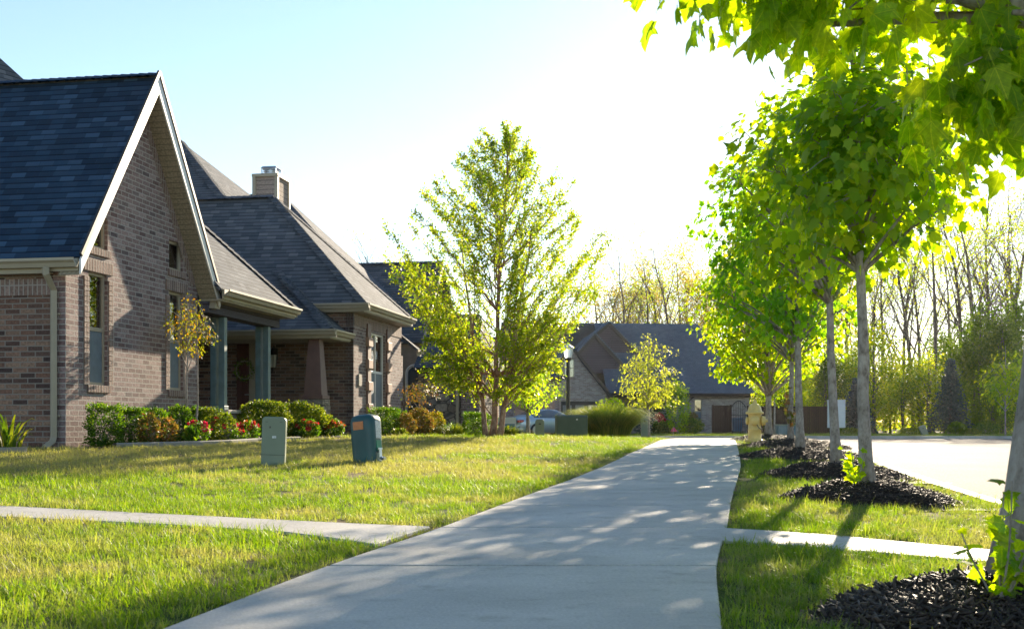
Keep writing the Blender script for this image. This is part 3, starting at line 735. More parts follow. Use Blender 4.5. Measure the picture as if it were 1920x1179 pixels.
# barge boards and sloping soffit
mb = MB()
for s in (-1, 1):
    p0 = Vector((RO, am, zr-.02)); p1 = Vector((RO, am+s*(hw+.03), ez-.04))
    d = (p1-p0); dn = Vector((0,0,-.21))
    mb.prism([p0, p1, p1+dn, p0+dn*1.35], (.03, 0, 0))
A.part('barge_board', mb, M['white'], bevel=.004)
mb = MB()
for s in (-1, 1):
    p0 = Vector((RO+.03, am, zr+.05)); p1 = Vector((RO+.03, am+s*(hw+.03), ez+.03)); mb.beam(p0, p1, .06, .04, up=(1,0,0))
A.part('drip_edge', mb, M['darktrim'])
mb = MB()
for s in (-1, 1):
    p0 = (RA, am, zr-.26); p1 = (RA, am+s*(hw+.02), ez-.24); q1 = (RO-.001, am+s*(hw+.02), ez-.24); q0 = (RO-.001, am, zr-.26)
    mb.prism([p0, p1, q1, q0] if s < 0 else [q0, q1, p1, p0], (0, 0, -.02))
    mb.prism([(RA+.001, am, zr-.1), (RA+.001, am+s*(hw), ez-.1), (RA+.001, am+s*hw, ez-.24), (RA+.001, am, zr-.24)], (.01, 0, 0))
A.part('soffit', mb, M['soffit'])
# boxed end at the foot of the far rake
mb = MB(); mb.prism([(RA+.012, e1-.12, 2.74), (RA+.012, e1+.12, 2.74), (RA+.012, e1+.12, 2.99), (RA+.012, e1-.02, 2.99)], (RO-RA-.03, 0, 0)); A.part('eave_box', mb, M['tan'])
gutter(A, (-22.5, e0, ez-.02), (RO-.02, e0, ez-.02), (0,-1,0), size=.13)
mb = MB(); dx = RA-.16
mb.tube([(dx, e0-.07, ez-.15), (dx, e0-.07, ez-.24), (dx, a0-.055, ez-.46), (dx, a0-.055, gz+.22), (dx, a0-.09, gz+.14), (dx-.02, a0-.26, gz+.06)], [.06,.06,.058,.058,.058,.062], 4)
for z in (.7, 2.2): mb.box(dx-.08, dx+.08, a0-.03, a0-.001, z, z+.03)
A.part('downspout', mb, M['tan'], bevel=.008)
# small second gable rake behind the first, and the porch roof with its hip
mb = MB(); o2 = .95; rb = RO-.45
mb.prism([(rb, am+.35, zr-.2), (rb, e1+.32, ez+1.05), (rb, e1+.32, ez+.9), (rb, am+.35, zr-.42)], (.03, 0, 0)); A.part('barge_board', mb, M['white'])
dC, aC = on_r(557, -8.95); zE = 3.08; t_ = 1.5
apx = (-8.95-t_, aC-t_, zE + 1.08*t_)
EA = e1 - .25
pr = [(-8.95, EA, zE), (-8.95, aC, zE), apx, (-8.95-t_, EA, apx[2])]
mb = MB(); roofslab(mb, pr, .06)
roofslab(mb, [(-8.95, aC, zE), (-14, aC, zE), (-14, aC-t_, apx[2]), apx], .06)
mb.prism([(-8.95-t_, EA, apx[2]-.02), (-8.95-t_, aC-t_, apx[2]-.02), (-14, aC-t_, apx[2]-.02), (-14, EA, apx[2]-.02)], (0,0,.02))
pra = A.part('porch_roof', mb, M['shingle']); ridgecap(A, (-8.95, aC, zE), apx, parent=pra, w=.26)
gutter(A, (-8.95, EA+.1, zE), (-8.95, aC, zE), (1,0,0)); gutter(A, (-8.94, aC, zE), (-12, aC, zE), (0,1,0))
mb = MB(); mb.box(-12, -8.99, EA+.1, aC-.03, zE-.21, zE-.18); A.part('porch_ceiling', mb, M['tan'])
mb = MB(); mb.box(-9.6, -9.25, EA+.1, aC-.25, zE-.42, zE-.215); A.part('porch_beam', mb, M['darksiding'])
for px in (410, 493):
    d, a = on_r(px, -9.45); z0 = A.b[2]; zt = zE-.43
    mb = MB()
    for dr in (-.085, .085):
        mb.box(-9.45+dr-.06, -9.45+dr+.06, a-.07, a+.07, z0+.62, zt)
    mb.box(-9.61, -9.29, a-.1, a+.1, z0+.62, z0+.70)
    po = A.part('porch_post', mb, M['teal'], bevel=.008)
    mb = MB(); mb.hexa([(-9.75,a-.32,z0-.1),(-9.13,a-.32,z0-.1),(-9.13,a+.32,z0-.1),(-9.75,a+.32,z0-.1)], [(-9.71,a-.28,z0+.55),(-9.17,a-.28,z0+.55),(-9.17,a+.28,z0+.55),(-9.71,a+.28,z0+.55)])
    A.part('stone_base', mb, M['stone'], po, bevel=.02)
    mb = MB(); mb.box(-9.78, -9.1, a-.35, a+.35, z0+.55, z0+.62); A.part('base_cap', mb, M['cap'], po, bevel=.012)
# recessed entry wall of house A behind the posts
mb = MB(); mb.box(-12.2, -12.0, a1, aC+1, gz, zE-.2); A.part('entry_wall', mb, M['stone'])
mb = MB(); mb.box(-13.5, -9.2, a1+.02, aC-.1, gz, A.b[2]+.03); A.part('porch_slab', mb, M['conc'])
# tall main roof of house A rising behind the wing, at the picture's edge
mb = MB()
def PP3(px, py, d): X = (px-CX)/FP*d; return (CS*X - SN*d, SN*X + CS*d, zz(py, d))
tp_ = PP3(-110, 10, 26); fb_ = PP3(112, 210, 27.5); nb0 = PP3(-260, 215, 23); bk = (tp_[0]-6, tp_[1], tp_[2])
mb.poly([nb0, fb_, tp_]); mb.poly([(bk[0], nb0[1], nb0[2]), nb0, tp_, bk]); mb.poly([fb_, (bk[0], fb_[1], fb_[2]), bk, tp_])
A.part('main_roof', mb, M['shingle'])

# ---- house B
RB = -8.54
dB0, aB0 = on_r(663, RB); dB1, aB1 = on_r(752, RB)
B = House('brown brick house with steep hip roofs, a chimney and a tapered porch column', 'house', RB, aB0)
zb = B.b[2] - .1
rE = -8.2
dE, aE = on_r(684, rE); zEv = zz(568, dE)
dE2, aE2 = on_r(774, rE)
W1 = (lambda p, q: (on_r(p, RB)[1], on_r(q, RB)[1]))(694, 722); dW = on_r(708, RB)[0]; zw0, zw1 = zz(770, dW), zz(626, dW)
mb = MB(); wall(mb, 'R', RB, rect(aB0, aB1, zb, zEv-.16), [rect(W1[0], W1[1], zw0, zw1)], .1)
wb = B.part('wall', mb, M['brick'])
mb = MB(); wall(mb, 'R', RB+.014, rect(aB0, aB1, zEv-.5, zEv-.2), [], .012); B.part('soldier_course', mb, M['brickup'], wb)
window(B, 'R', RB, W1[0], W1[1], zw0, zw1, mull=True, frame='white', sill=False, blind='lower')
for (s0, s1) in ((W1[0]-.34, W1[0]-.06), (W1[1]+.06, W1[1]+.34)):
    mb = MB(); mb.mi = 0; abox(mb, 'R', RB, s0, s1, -.05, .0, zw0-.1, zw1+.18)
    mb.mi = 1
    for k in range(4): z = zw1-.25 - k*(zw1-zw0)/3.6; abox(mb, 'R', RB, s0-.04, s1+.04, -.09, -.003, z-.13, z+.09)
    B.part('window_surround', mb, [M['brownpaint'], M['brownpaint2']], wb, bevel=.006)
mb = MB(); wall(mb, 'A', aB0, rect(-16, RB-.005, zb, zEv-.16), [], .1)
wbs = B.part('side_wall', mb, M['brickshade'])
mb = MB(); d_, r_ = on_r(1, RB)[0], 0
dl, rl = on_a(672-4, aB0); 
mb.box(RB-.001, RB+.03, aB0+.28, aB0+.5, zz(668+100, dB0)-.0, zz(690, dB0)) if False else None
abox(mb, 'R', RB, aB0+.35, aB0+.55, -.03, 0, zz(722, dB0), zz(700, dB0)); B.part('house_plaque', mb, M['cap'], wb)
# wing roof
apW = (-11.37, 29.0, zz(368, 30.5))
mb = MB(); k1 = (-13.2, aE, zEv)
roofslab(mb, [(rE, aE, zEv), (rE, aE2, zEv), apW], .06)
rw = B.part('wing_roof', mb, M['shingle'])
mb = MB(); roofslab(mb, [(-17, aE, zEv), (rE, aE, zEv), apW, (-17, 29.0, apW[2])], .06); B.part('wing_roof', mb, M['shingle'])
mb = MB(); roofslab(mb, [(rE, aE2, zEv), (-17, aE2, zEv), (-17, 29.0, apW[2]), apW], .06); B.part('wing_roof', mb, M['shingle'])
ridgecap(B, (rE, aE, zEv), apW, parent=rw); ridgecap(B, (-14.5, 29.0, apW[2]), apW, parent=rw); ridgecap(B, (rE, aE2, zEv), apW, parent=rw)
gutter(B, (rE, aE-.0, zEv), (rE, aE2, zEv), (1,0,0)); gutter(B, (rE+.12, aE, zEv), (-9.6, aE, zEv), (0,-1,0))
mb = MB(); mb.box(-10.2, rE-.03, aE+.03, aE2-.03, zEv-.2, zEv-.17); B.part('soffit', mb, M['tan'])
# main hip roof over the entry
rP = -8.6; dP, aP = on_r(621, rP); zP = zz(617, dP)
zap = zz(261, 34.7); t7 = 7.1
AP = (rP-t7, aP+t7, zap)
mid = (rP-1.75, aP+1.75, zz(521, 28.5))
mb = MB()
# near face (facing the camera) with its slight kick, and street face
roofslab(mb, [(-24, aP, zP), (rP, aP, zP), mid, (-24, aP+1.75, mid[2])], .06)
roofslab(mb, [(-24, aP+1.75, mid[2]), mid, AP, (-24, AP[1], zap)], .06)
rm = B.part('roof', mb, M['shingle'])
mb = MB(); fa = aP + 2*t7
roofslab(mb, [(rP, aP, zP), (rP, aE, zP), (rP-1.75, aE+.0, mid[2]), mid], .06)
roofslab(mb, [mid, (rP-1.75, fa, mid[2]), AP], .06)
B.part('roof', mb, M['shingle'])
mb = MB(); roofslab(mb, [(rP-1.75, fa, mid[2]), (-24, fa, mid[2]), (-24, AP[1], zap), AP], .06); B.part('roof', mb, M['shingle'])
ridgecap(B, (rP, aP, zP), mid, parent=rm, w=.36); ridgecap(B, mid, AP, parent=rm, w=.36)
gutter(B, (rP, aP, zP), (rP, aB0-.02, zP), (1,0,0)); gutter(B, (rP+.12, aP, zP), (-14, aP, zP), (0,-1,0))
mb = MB(); mb.box(-15, rP-.03, aP+.03, aB0-.01, zP-.2, zP-.17); B.part('porch_ceiling', mb, M['tan'])
mb = MB(); mb.box(-14, -8.2, aP+.15, aB0-.01, zb, B.b[2]+.02); B.part('porch_slab', mb, M['conc'])
# tapered porch column
dc, rc = on_a(592, aP+.35); ac = aP+.35; zc0 = zz(743, dc); zc1 = zP-.2
mb = MB(); mb.hexa([(rc-.22,ac-.22,zc0),(rc+.22,ac-.22,zc0),(rc+.22,ac+.22,zc0),(rc-.22,ac+.22,zc0)], [(rc-.13,ac-.13,zc1),(rc+.13,ac-.13,zc1),(rc+.13,ac+.13,zc1),(rc-.13,ac+.13,zc1)])
mb.box(rc-.25, rc+.25, ac-.25, ac+.25, zc0-.06, zc0+.03)
pc = B.part('porch_column', mb, M['brownpaint'], bevel=.008)
mb = MB(); zq = zb
while zq < zc0-.07:
    hq = min(random.choice((.1,.14,.18)), zc0-.065-zq)
    e = random.uniform(-.012, .012); mb.box(rc-.27+e, rc+.27+e, ac-.27-e, ac+.27+e, zq, zq+hq-.008); zq += hq
B.part('stone_base', mb, M['stonelight'], pc, bevel=.012)
# entry: door with wreath, wall lantern
dd, rd0 = on_a(447, aB0); dd, rd1 = on_a(470, aB0)
mb = MB(); abox(mb, 'A', aB0, rd0-.06, rd1+.06, -.04, 0, B.b[2], zz(638, dd)); do = B.part('door', mb, M['door'], bevel=.01)
mb = MB()
for i in range(2):
    for j in range(3): w = (rd1-rd0)/2; abox(mb, 'A', aB0-.04, rd0+w*i+.05, rd0+w*(i+1)-.05, -.02, 0, B.b[2]+.2+j*.62, B.b[2]+.7+j*.62)
B.part('door_panel', mb, M['door'], do, bevel=.008)
mb = MB(); mb.tube([(rd1-.02, aB0-.045, B.b[2]+1.0), (rd1-.02, aB0-.12, B.b[2]+1.0), (rd1-.1, aB0-.12, B.b[2]+1.0)], .014, 6); B.part('handle', mb, M['metal'], do)
for i, px in enumerate((438, 476)):
    d_, r_ = on_a(px, aB0); mb = MB(); abox(mb, 'A', aB0, r_-.1, r_+.1, -.06, -.002, B.b[2], zz(632, d_)); B.part('door_trim', mb, M['brickshade'] if i == 0 else M['tan'])
d_, r_ = on_a(517, aB0)
mb = MB(); zl = zz(672, d_)
mb.box(r_-.06, r_+.06, aB0-.03, aB0, zl-.05, zl+.25); mb.tube([(r_, aB0-.02, zl+.2), (r_, aB0-.14, zl+.3), (r_, aB0-.2, zl+.22)], .012, 6)
mb.lathe([(.02, .24), (.04,.2),(.12,.1),(.13,.08)], 6, (r_, aB0-.2, zl)); mb.lathe([(.09,-.24),(.03,-.28),(.01,-.32)], 6, (r_, aB0-.2, zl))
for k in range(6): t = k*PI/3; mb.beam((r_+.11*math.cos(t), aB0-.2+.11*math.sin(t), zl+.09), (r_+.085*math.cos(t), aB0-.2+.085*math.sin(t), zl-.24), .012, .012, up=(1,.3,0))
wl = B.part('wall_lantern', mb, M['black']); mb = MB(); mb.lathe([(.07,-.22),(.095,.07)], 6, (r_, aB0-.2, zl)); B.part('lantern_glass', mb, M['lampglass'], wl)
# far end return and low roof piece of house B
dF, aF = on_r(790, -8.1); zF = zz(656, dF)
mb = MB(); roofslab(mb, [(-8.1, aB1+.1, zF), (-8.1, aF, zF), (-9.3, aF-1.0, zF+1.0), (-9.3, aB1+.1, zF+1.0)], .06); B.part('bay_roof', mb, M['shingle'])
gutter(B, (-8.1, aB1+.1, zF), (-8.1, aF, zF), (1,0,0))
mb = MB(); mb.box(-9.4, -8.55, aB1+.01, aF-.3, zb, zF-.18); B.part('bay_wall', mb, M['brick'])
mb = MB(); mb.box(-8.6, -8.35, aB1+.3, aF-.5, zz(752, dF)-.12, zz(752, dF)); B.part('sill', mb, M['brickup'])
# chimney with metal cap
dk = 33.5; xk = W(509, dk); 
rk = CS*xk - SN*dk; ak = SN*xk + CS*dk
zt = zz(334, dk); zk = zz(372, dk) - 1.9
mb = MB(); hwk = .33; hd = .45; mb.box(rk-hwk, rk+hwk, ak-hd, ak+hd, zk, zt)
ch = B.part('chimney', mb, M['siding'])
mb = MB()
for i in (-1, 1):
    for j in (-1, 1): mb.box(rk+i*hwk-.05, rk+i*hwk+.05, ak+j*hd-.05, ak+j*hd+.05, zk, zt-.06)
mb.box(rk-hwk-.06, rk+hwk+.06, ak-hd-.06, ak+hd+.06, zt-.058, zt+.03); B.part('corner_trim', mb, M['tan'], ch, bevel=.006)
mb = MB(); q = .21
mb.hexa([(rk-q-.03,ak-q-.03,zt+.03),(rk+q+.03,ak-q-.03,zt+.03),(rk+q+.03,ak+q+.03,zt+.03),(rk-q-.03,ak+q+.03,zt+.03)], [(rk-q,ak-q,zt+.07),(rk+q,ak-q,zt+.07),(rk+q,ak+q,zt+.07),(rk-q,ak+q,zt+.07)])
mb.lathe([(.17,.07),(.17,.2)], 12, (rk, ak, zt))
for z in (.1, .15, .2): mb.box(rk-q+.01, rk+q-.01, ak-q+.01, ak+q-.01, zt+z-.0, zt+z+.012)
for i in (-1, 1):
    for j in (-1, 1): mb.box(rk+i*q-.015, rk+i*q+.015, ak+j*q-.015, ak+j*q+.015, zt+.07, zt+.27)
mb.hexa([(rk-q-.03,ak-q-.03,zt+.25),(rk+q+.03,ak-q-.03,zt+.25),(rk+q+.03,ak+q+.03,zt+.25),(rk-q-.03,ak+q+.03,zt+.25)], [(rk-q+.02,ak-q+.02,zt+.3),(rk+q-.02,ak-q+.02,zt+.3),(rk+q-.02,ak+q-.02,zt+.3),(rk-q+.02,ak+q-.02,zt+.3)])
B.part('chimney_cap', mb, M['metal'], ch, bevel=.004)
# rear hip of house B
def P3(px, py, d): X = W(px, d); return (CS*X - SN*d, SN*X + CS*d, zz(py, d))
apR = P3(527, 362, 38); nb = P3(650, 500, 34.5); fb = P3(780, 592, 41)
mb = MB(); roofslab(mb, [nb, fb, apR], .06); lf = (apR[0]-8, apR[1], apR[2]); lb = (apR[0]-8, nb[1], nb[2])
B.part('rear_roof', mb, M['shingle']); mb = MB(); roofslab(mb, [lb, nb, apR, lf], .06); mb.poly([fb, (lf[0], fb[1], fb[2]), lf, apR]); B.part('rear_roof', mb, M['shingle'])

# ---- house C, beyond
dC0 = 38.0
def PC(px, d): X = W(px, d); return CS*X - SN*d, SN*X + CS*d
rC0, aC0 = PC(800, dC0)
Cc = House('stone and stucco house with arched window, half hidden behind the birch', 'house', rC0, aC0)
zc = Cc.b[2]-.1; gC = aC0
rl_ = PC(640, 37)[0]; rr_ = on_a(802, gC)[1]; re_ = on_a(872, gC)[1]
zrd = zz(487, 40); zev = zz(628, 37.4)
mb = MB(); wall(mb, 'A', gC, [(rl_, zc), (rr_, zc), (rr_, zev-.1), (rl_, zev-.1)], [], .1); Cc.part('wall', mb, M['stucco'])
# arched window
dA = on_a(777, gC)[0]; ra0, ra1 = on_a(766, gC)[1], on_a(789, gC)[1]; z0a, z1a = zz(800, dA), zz(700, dA); rad = (ra1-ra0)/2; cx_ = (ra0+ra1)/2
mb = MB(); arc = [(cx_ + rad*math.cos(t), z1a + rad*math.sin(t)) for t in [PI*k/12 for k in range(13)]]
mb.prism([(u, gC-.03, z) for u, z in [(ra0, z0a), (ra1, z0a)] + arc], (0, -.01, 0)); wv = Cc.part('window', mb, M['carglass'])
mb = MB(); arc2 = [(cx_ + (rad+.05)*math.cos(t), gC-.05, z1a + (rad+.05)*math.sin(t)) for t in [PI*k/12 for k in range(13)]]
mb.tube([(ra1+.05, gC-.05, z0a)] + arc2 + [(ra0-.05, gC-.05, z0a)], .045, 4); Cc.part('window_frame', mb, M['white'], wv)
mb = MB(); mb.box(rr_, re_, gC-1.2, gC+3, zc, zz(690, 36.7)); Cc.part('stone_wall', mb, M['stone'])
mb = MB(); mb.box(re_-.02, re_+.05, gC-1.26, gC-1.14, zc, zz(690, 36)); Cc.part('downspout', mb, M['tan'])
mb = MB(); mb.box(re_+.06, re_+.65, gC-.9, gC+2.5, zc, zz(695, 36.7)); Cc.part('brick_pier', mb, M['brick'])
mb = MB(); rq = on_a(792, gC+.3)[1]
roofslab(mb, [(rl_-1.5, gC-.3, zev-.2), (rr_-.1, gC-.3, zev-.2), (rr_-.1, gC+2.6, zrd), (rl_-1.5, gC+2.6, zrd)], .08)
roofslab(mb, [(rr_-.1, gC+6, zev-.2), (rl_-1.5, gC+6, zev-.2), (rl_-1.5, gC+2.6, zrd), (rr_-.1, gC+2.6, zrd)], .08)
rfc = Cc.part('roof', mb, M['shingle'])
mb = MB(); mb.prism([(rr_-.1, gC-.32, zev-.15), (rr_-.1, gC+2.6, zrd+.05), (rr_-.1, gC+2.6, zrd-.18), (rr_-.1, gC-.32, zev-.36)], (.03,0,0)); Cc.part('barge_board', mb, M['tan'], rfc)
ridgecap(Cc, (rl_-1.5, gC+2.6, zrd), (rr_-.1, gC+2.6, zrd), parent=rfc)
mb = MB(); zs = zz(690, 36.7)
roofslab(mb, [(rr_-.09, gC-1.5, zs), (re_+.9, gC-1.5, zs), (re_+.2, gC+1.2, zs+1.9), (rr_-.09, gC+1.2, zs+1.9)], .08)
roofslab(mb, [(re_+.9, gC-1.5, zs), (re_+.9, gC+3.5, zs), (re_+.2, gC+1.2, zs+1.9)], .08)
Cc.part('roof', mb, M['shingle'])
gutter(Cc, (re_+.95, gC-1.5, zs), (rr_, gC-1.5, zs), (0,-1,0), mat='darktrim')

# ---- house D: across the street, facing the camera.  local x to the right, y away
DD = 79.0; thD = R(-6)
class FH(House):
    pass
D = House('pale brick house with wide blue-grey roof across the street beyond the sidewalk', 'house', 0, 0, th=thD, loc=(W(1160, DD), DD), z=0)
def dx_(px, y=0): # local x for a picture column on local depth y
    c, s = math.cos(-thD), math.sin(-thD)   # rotation of the root = -th = +6 deg
    q = (px-CX)/FP; bx, by = W(1160, DD), DD
    # bx + x c - y s = q (by + x s + y c)
    return (q*(by + y*c) - bx + y*s)/(c - q*s)
def dz_(py, px, y=0):
    c, s = math.cos(-thD), math.sin(-thD); x = dx_(px, y); return zz(py, DD + x*s + y*c)
XR = dx_(1405); zD = 2.72
win = [(dx_(1302), dx_(1316), dz_(800, 1309), dz_(742, 1309))]
mb = MB(); wall(mb, 'A', 0, rect(dx_(1270), XR, -.2, zD), [rect(*w) for w in win], .1)
mb.box(XR-.2, XR-.002, .21, 9, -.2, zD); D.part('wall', mb, M['brickpale'])
mb = MB(); wall(mb, 'A', -.014, rect(dx_(1270)+.1, XR, zD-.45, zD-.16), [], .01); D.part('soldier_course', mb, M['brickpale'])
for w in win: window(D, 'A', 0, *w, frame='tan', sill=True)
mb = MB(); mb.box(dx_(1137, -2.5)-.2, dx_(1272), 2.0, 2.2, -.2, zD); mb.box(dx_(1240, 1), dx_(1240, 1)+.4, .6, 1.0, -.2, zD); D.part('entry_wall', mb, M['brickpale'])
mb = MB(); mb.box(dx_(1222, 2), dx_(1237, 2), 1.94, 1.998, 0, 2.35); D.part('door', mb, M['darktrim'], bevel=.02)
# main roof: front slope, right hip
xl = dx_(1120, 4.6); xrr = dx_(1308, 4.6); zR = dz_(606, 1160, 4.6)
mb = MB(); X0 = dx_(1160)-3.5
roofslab(mb, [(dx_(1150)-.5, -.5, zD-.05), (XR+.35, -.5, zD-.05), (xrr, 4.6, zR), (dx_(1150)-.5, 4.6, zR)], .1)
rD = D.part('roof', mb, M['shinglefar'])
mb = MB(); roofslab(mb, [(XR+.35, -.5, zD-.05), (XR+.35, 9.7, zD-.05), (xrr, 4.6, zR)], .1); roofslab(mb, [(XR+.35, 9.7, zD-.05), (X0-4, 9.7, zD-.05), (X0-4, 4.6, zR), (xrr, 4.6, zR)], .1); D.part('roof', mb, M['shinglefar'])
gutter(D, (XR+.4, -.5, zD-.02), (dx_(1150)-.4, -.5, zD-.02), (0,-1,0), mat='darktrim', size=.16, fascia=.2)
mb = MB(); mb.box(dx_(1150), XR+.3, -.45, 2, zD-.26, zD-.23); D.part('soffit', mb, M['darktrim'])
mb = MB(); xx = dx_(1290); mb.tube([(xx+.3, -.55, zD-.2), (xx, -.08, zD-.6), (xx, -.08, .1)], .05, 5); D.part('downspout', mb, M['darktrim'])
def gable(pl, pk, prr, yb_, ypk, y, mat, deep, nm='gable_wall'):
    xl, xp, xr = dx_(pl, y), dx_(pk, y), dx_(prr, y); z0 = dz_(yb_, pk, y); z1 = dz_(ypk, pk, y)
    mb = MB(); mb.prism([(xl, y, z0), (xr, y, z0), (xp, y, z1)], (0, .15, 0)); g = D.part(nm, mb, M[mat])
    o = .3; k = (z1-z0)
    mb = MB(); mb.beam((xl-.1, y-.12, z0-.05), (xp, y-.12, z1+.12), .24, .24, up=(0,1,0)); mb.beam((xr+.1, y-.12, z0-.05), (xp, y-.12, z1+.12), .24, .24, up=(0,1,0)); D.part('barge_board', mb, M['darktrim'], g)
    mb = MB(); roofslab(mb, [(xl-.15, y-.25, z0), (xp, y-.25, z1+.22), (xp, y+deep, z1+.22), (xl-.15, y+deep, z0)][::-1], .08)
    roofslab(mb, [(xr+.15, y-.25, z0), (xp, y-.25, z1+.22), (xp, y+deep, z1+.22), (xr+.15, y+deep, z0)], .08); D.part('gable_roof', mb, M['shinglefar'])
    return g
gable(1070, 1142, 1198, 668, 610, 2.4, 'darksiding', 6)
gable(1050, 1115, 1180, 700, 632, 1.2, 'darksiding', 6)
# garage gable in brick
yg = -2.5; gl, gr, gp = dx_(1020, yg), dx_(1137, yg), dx_(1068, yg); zg = dz_(738, 1100, yg); zp = dz_(650, 1068, yg)
wg = rect(dx_(1058, yg), dx_(1077, yg), dz_(707, 1068, yg), dz_(673, 1068, yg)); gd = rect(dx_(1052, yg), dx_(1123, yg), -.1, dz_(752, 1090, yg))
mb = MB(); wall(mb, 'A', yg, [(gl, -.2), (gr, -.2), (gr, zg), (gp, zp), (gl, zg)], [wg, gd], .12); mb.box(gr-.2, gr-.003, yg+.2, 2, -.2, zg); D.part('garage_wall', mb, M['brickpale'])
window(D, 'A', yg, wg[0][0], wg[1][0], wg[0][1], wg[2][1], sash=.5, frame='tan', blind='all')
mb = MB(); mb.box(gd[0][0], gd[1][0], yg+.1, yg+.16, -.05, gd[2][1]); go = D.part('garage_door', mb, M['darktrim'])
mb = MB(); n = 3; wd = (gd[1][0]-gd[0][0])/n
for k in range(n): mb.box(gd[0][0]+wd*k+.12, gd[0][0]+wd*(k+1)-.12, yg+.08, yg+.098, gd[2][1]-.75, gd[2][1]-.25)
D.part('garage_window', mb, M['blind'], go)
mb = MB()
roofslab(mb, [(gr+.3, yg-.3, zg-.15), (gr+.3, 3, zg-.15), (gp, 4.5, zp+.15), (gp, yg-.3, zp+.15)], .08); roofslab(mb, [(gl-.3, 3, zg-.15), (gl-.3, yg-.3, zg-.15), (gp, yg-.3, zp+.15), (gp, 4.5, zp+.15)], .08); D.part('garage_roof', mb, M['shinglefar'])
mb = MB(); mb.beam((gr+.35, yg-.33, zg-.25), (gp, yg-.33, zp+.1), .16, .2, up=(0,1,0)); mb.beam((gl-.35, yg-.33, zg-.25), (gp, yg-.33, zp+.1), .16, .2, up=(0,1,0)); D.part('barge_board', mb, M['darktrim'])

# ---- house E: behind the birch
dE_ = 66.
E = House('pinkish brick house with dark roof behind the birch trunks and the parked car', 'house', 0, 0, th=0, loc=(W(880, dE_), dE_), z=0)
ex = lambda px, y=0: W(px, dE_+y) - W(880, dE_)
ez_ = lambda py, y=0: zz(py, dE_+y)
wE = [rect(ex(905), ex(922), .8, 2.1)]
mb = MB(); wall(mb, 'A', 0, rect(ex(880), ex(1048), -.2, ez_(706)), wE, .1); mb.box(ex(1048)-.2, ex(1048)-.002, .21, 9, -.2, ez_(706)); E.part('wall', mb, M['brick'])
window(E, 'A', 0, ex(905), ex(922), .8, 2.1, frame='white')
mb = MB(); mb.box(ex(965), ex(1040), -.04, -.002, -.05, 2.3); g_ = E.part('garage_door', mb, M['brownpaint2'])
mb = MB()
for k in range(4): mb.box(ex(965)+.05, ex(1040)-.05, -.065, -.042, .02+k*.56, .52+k*.56)
E.part('door_panel', mb, M['brownpaint2'], g_, bevel=.015)
mb = MB(); zt_ = ez_(630, 4)
roofslab(mb, [(ex(880)-.5, -.5, ez_(706)), (ex(1048)+.4, -.5, ez_(706)), (ex(1048)-2.5, 4.5, zt_), (ex(880)-.5, 4.5, zt_)], .1)
roofslab(mb, [(ex(1048)+.4, -.5, ez_(706)), (ex(1048)+.4, 9.5, ez_(706)), (ex(1048)-2.5, 4.5, zt_)], .1); roofslab(mb, [(ex(1048)+.4, 9.5, ez_(706)), (ex(880)-.5, 9.5, ez_(706)), (ex(880)-.5, 4.5, zt_), (ex(1048)-2.5, 4.5, zt_)], .1)
E.part('roof', mb, M['shingle']); gutter(E, (ex(1048)+.4, -.5, ez_(706)), (ex(880)-.5, -.5, ez_(706)), (0,-1,0), mat='darktrim')
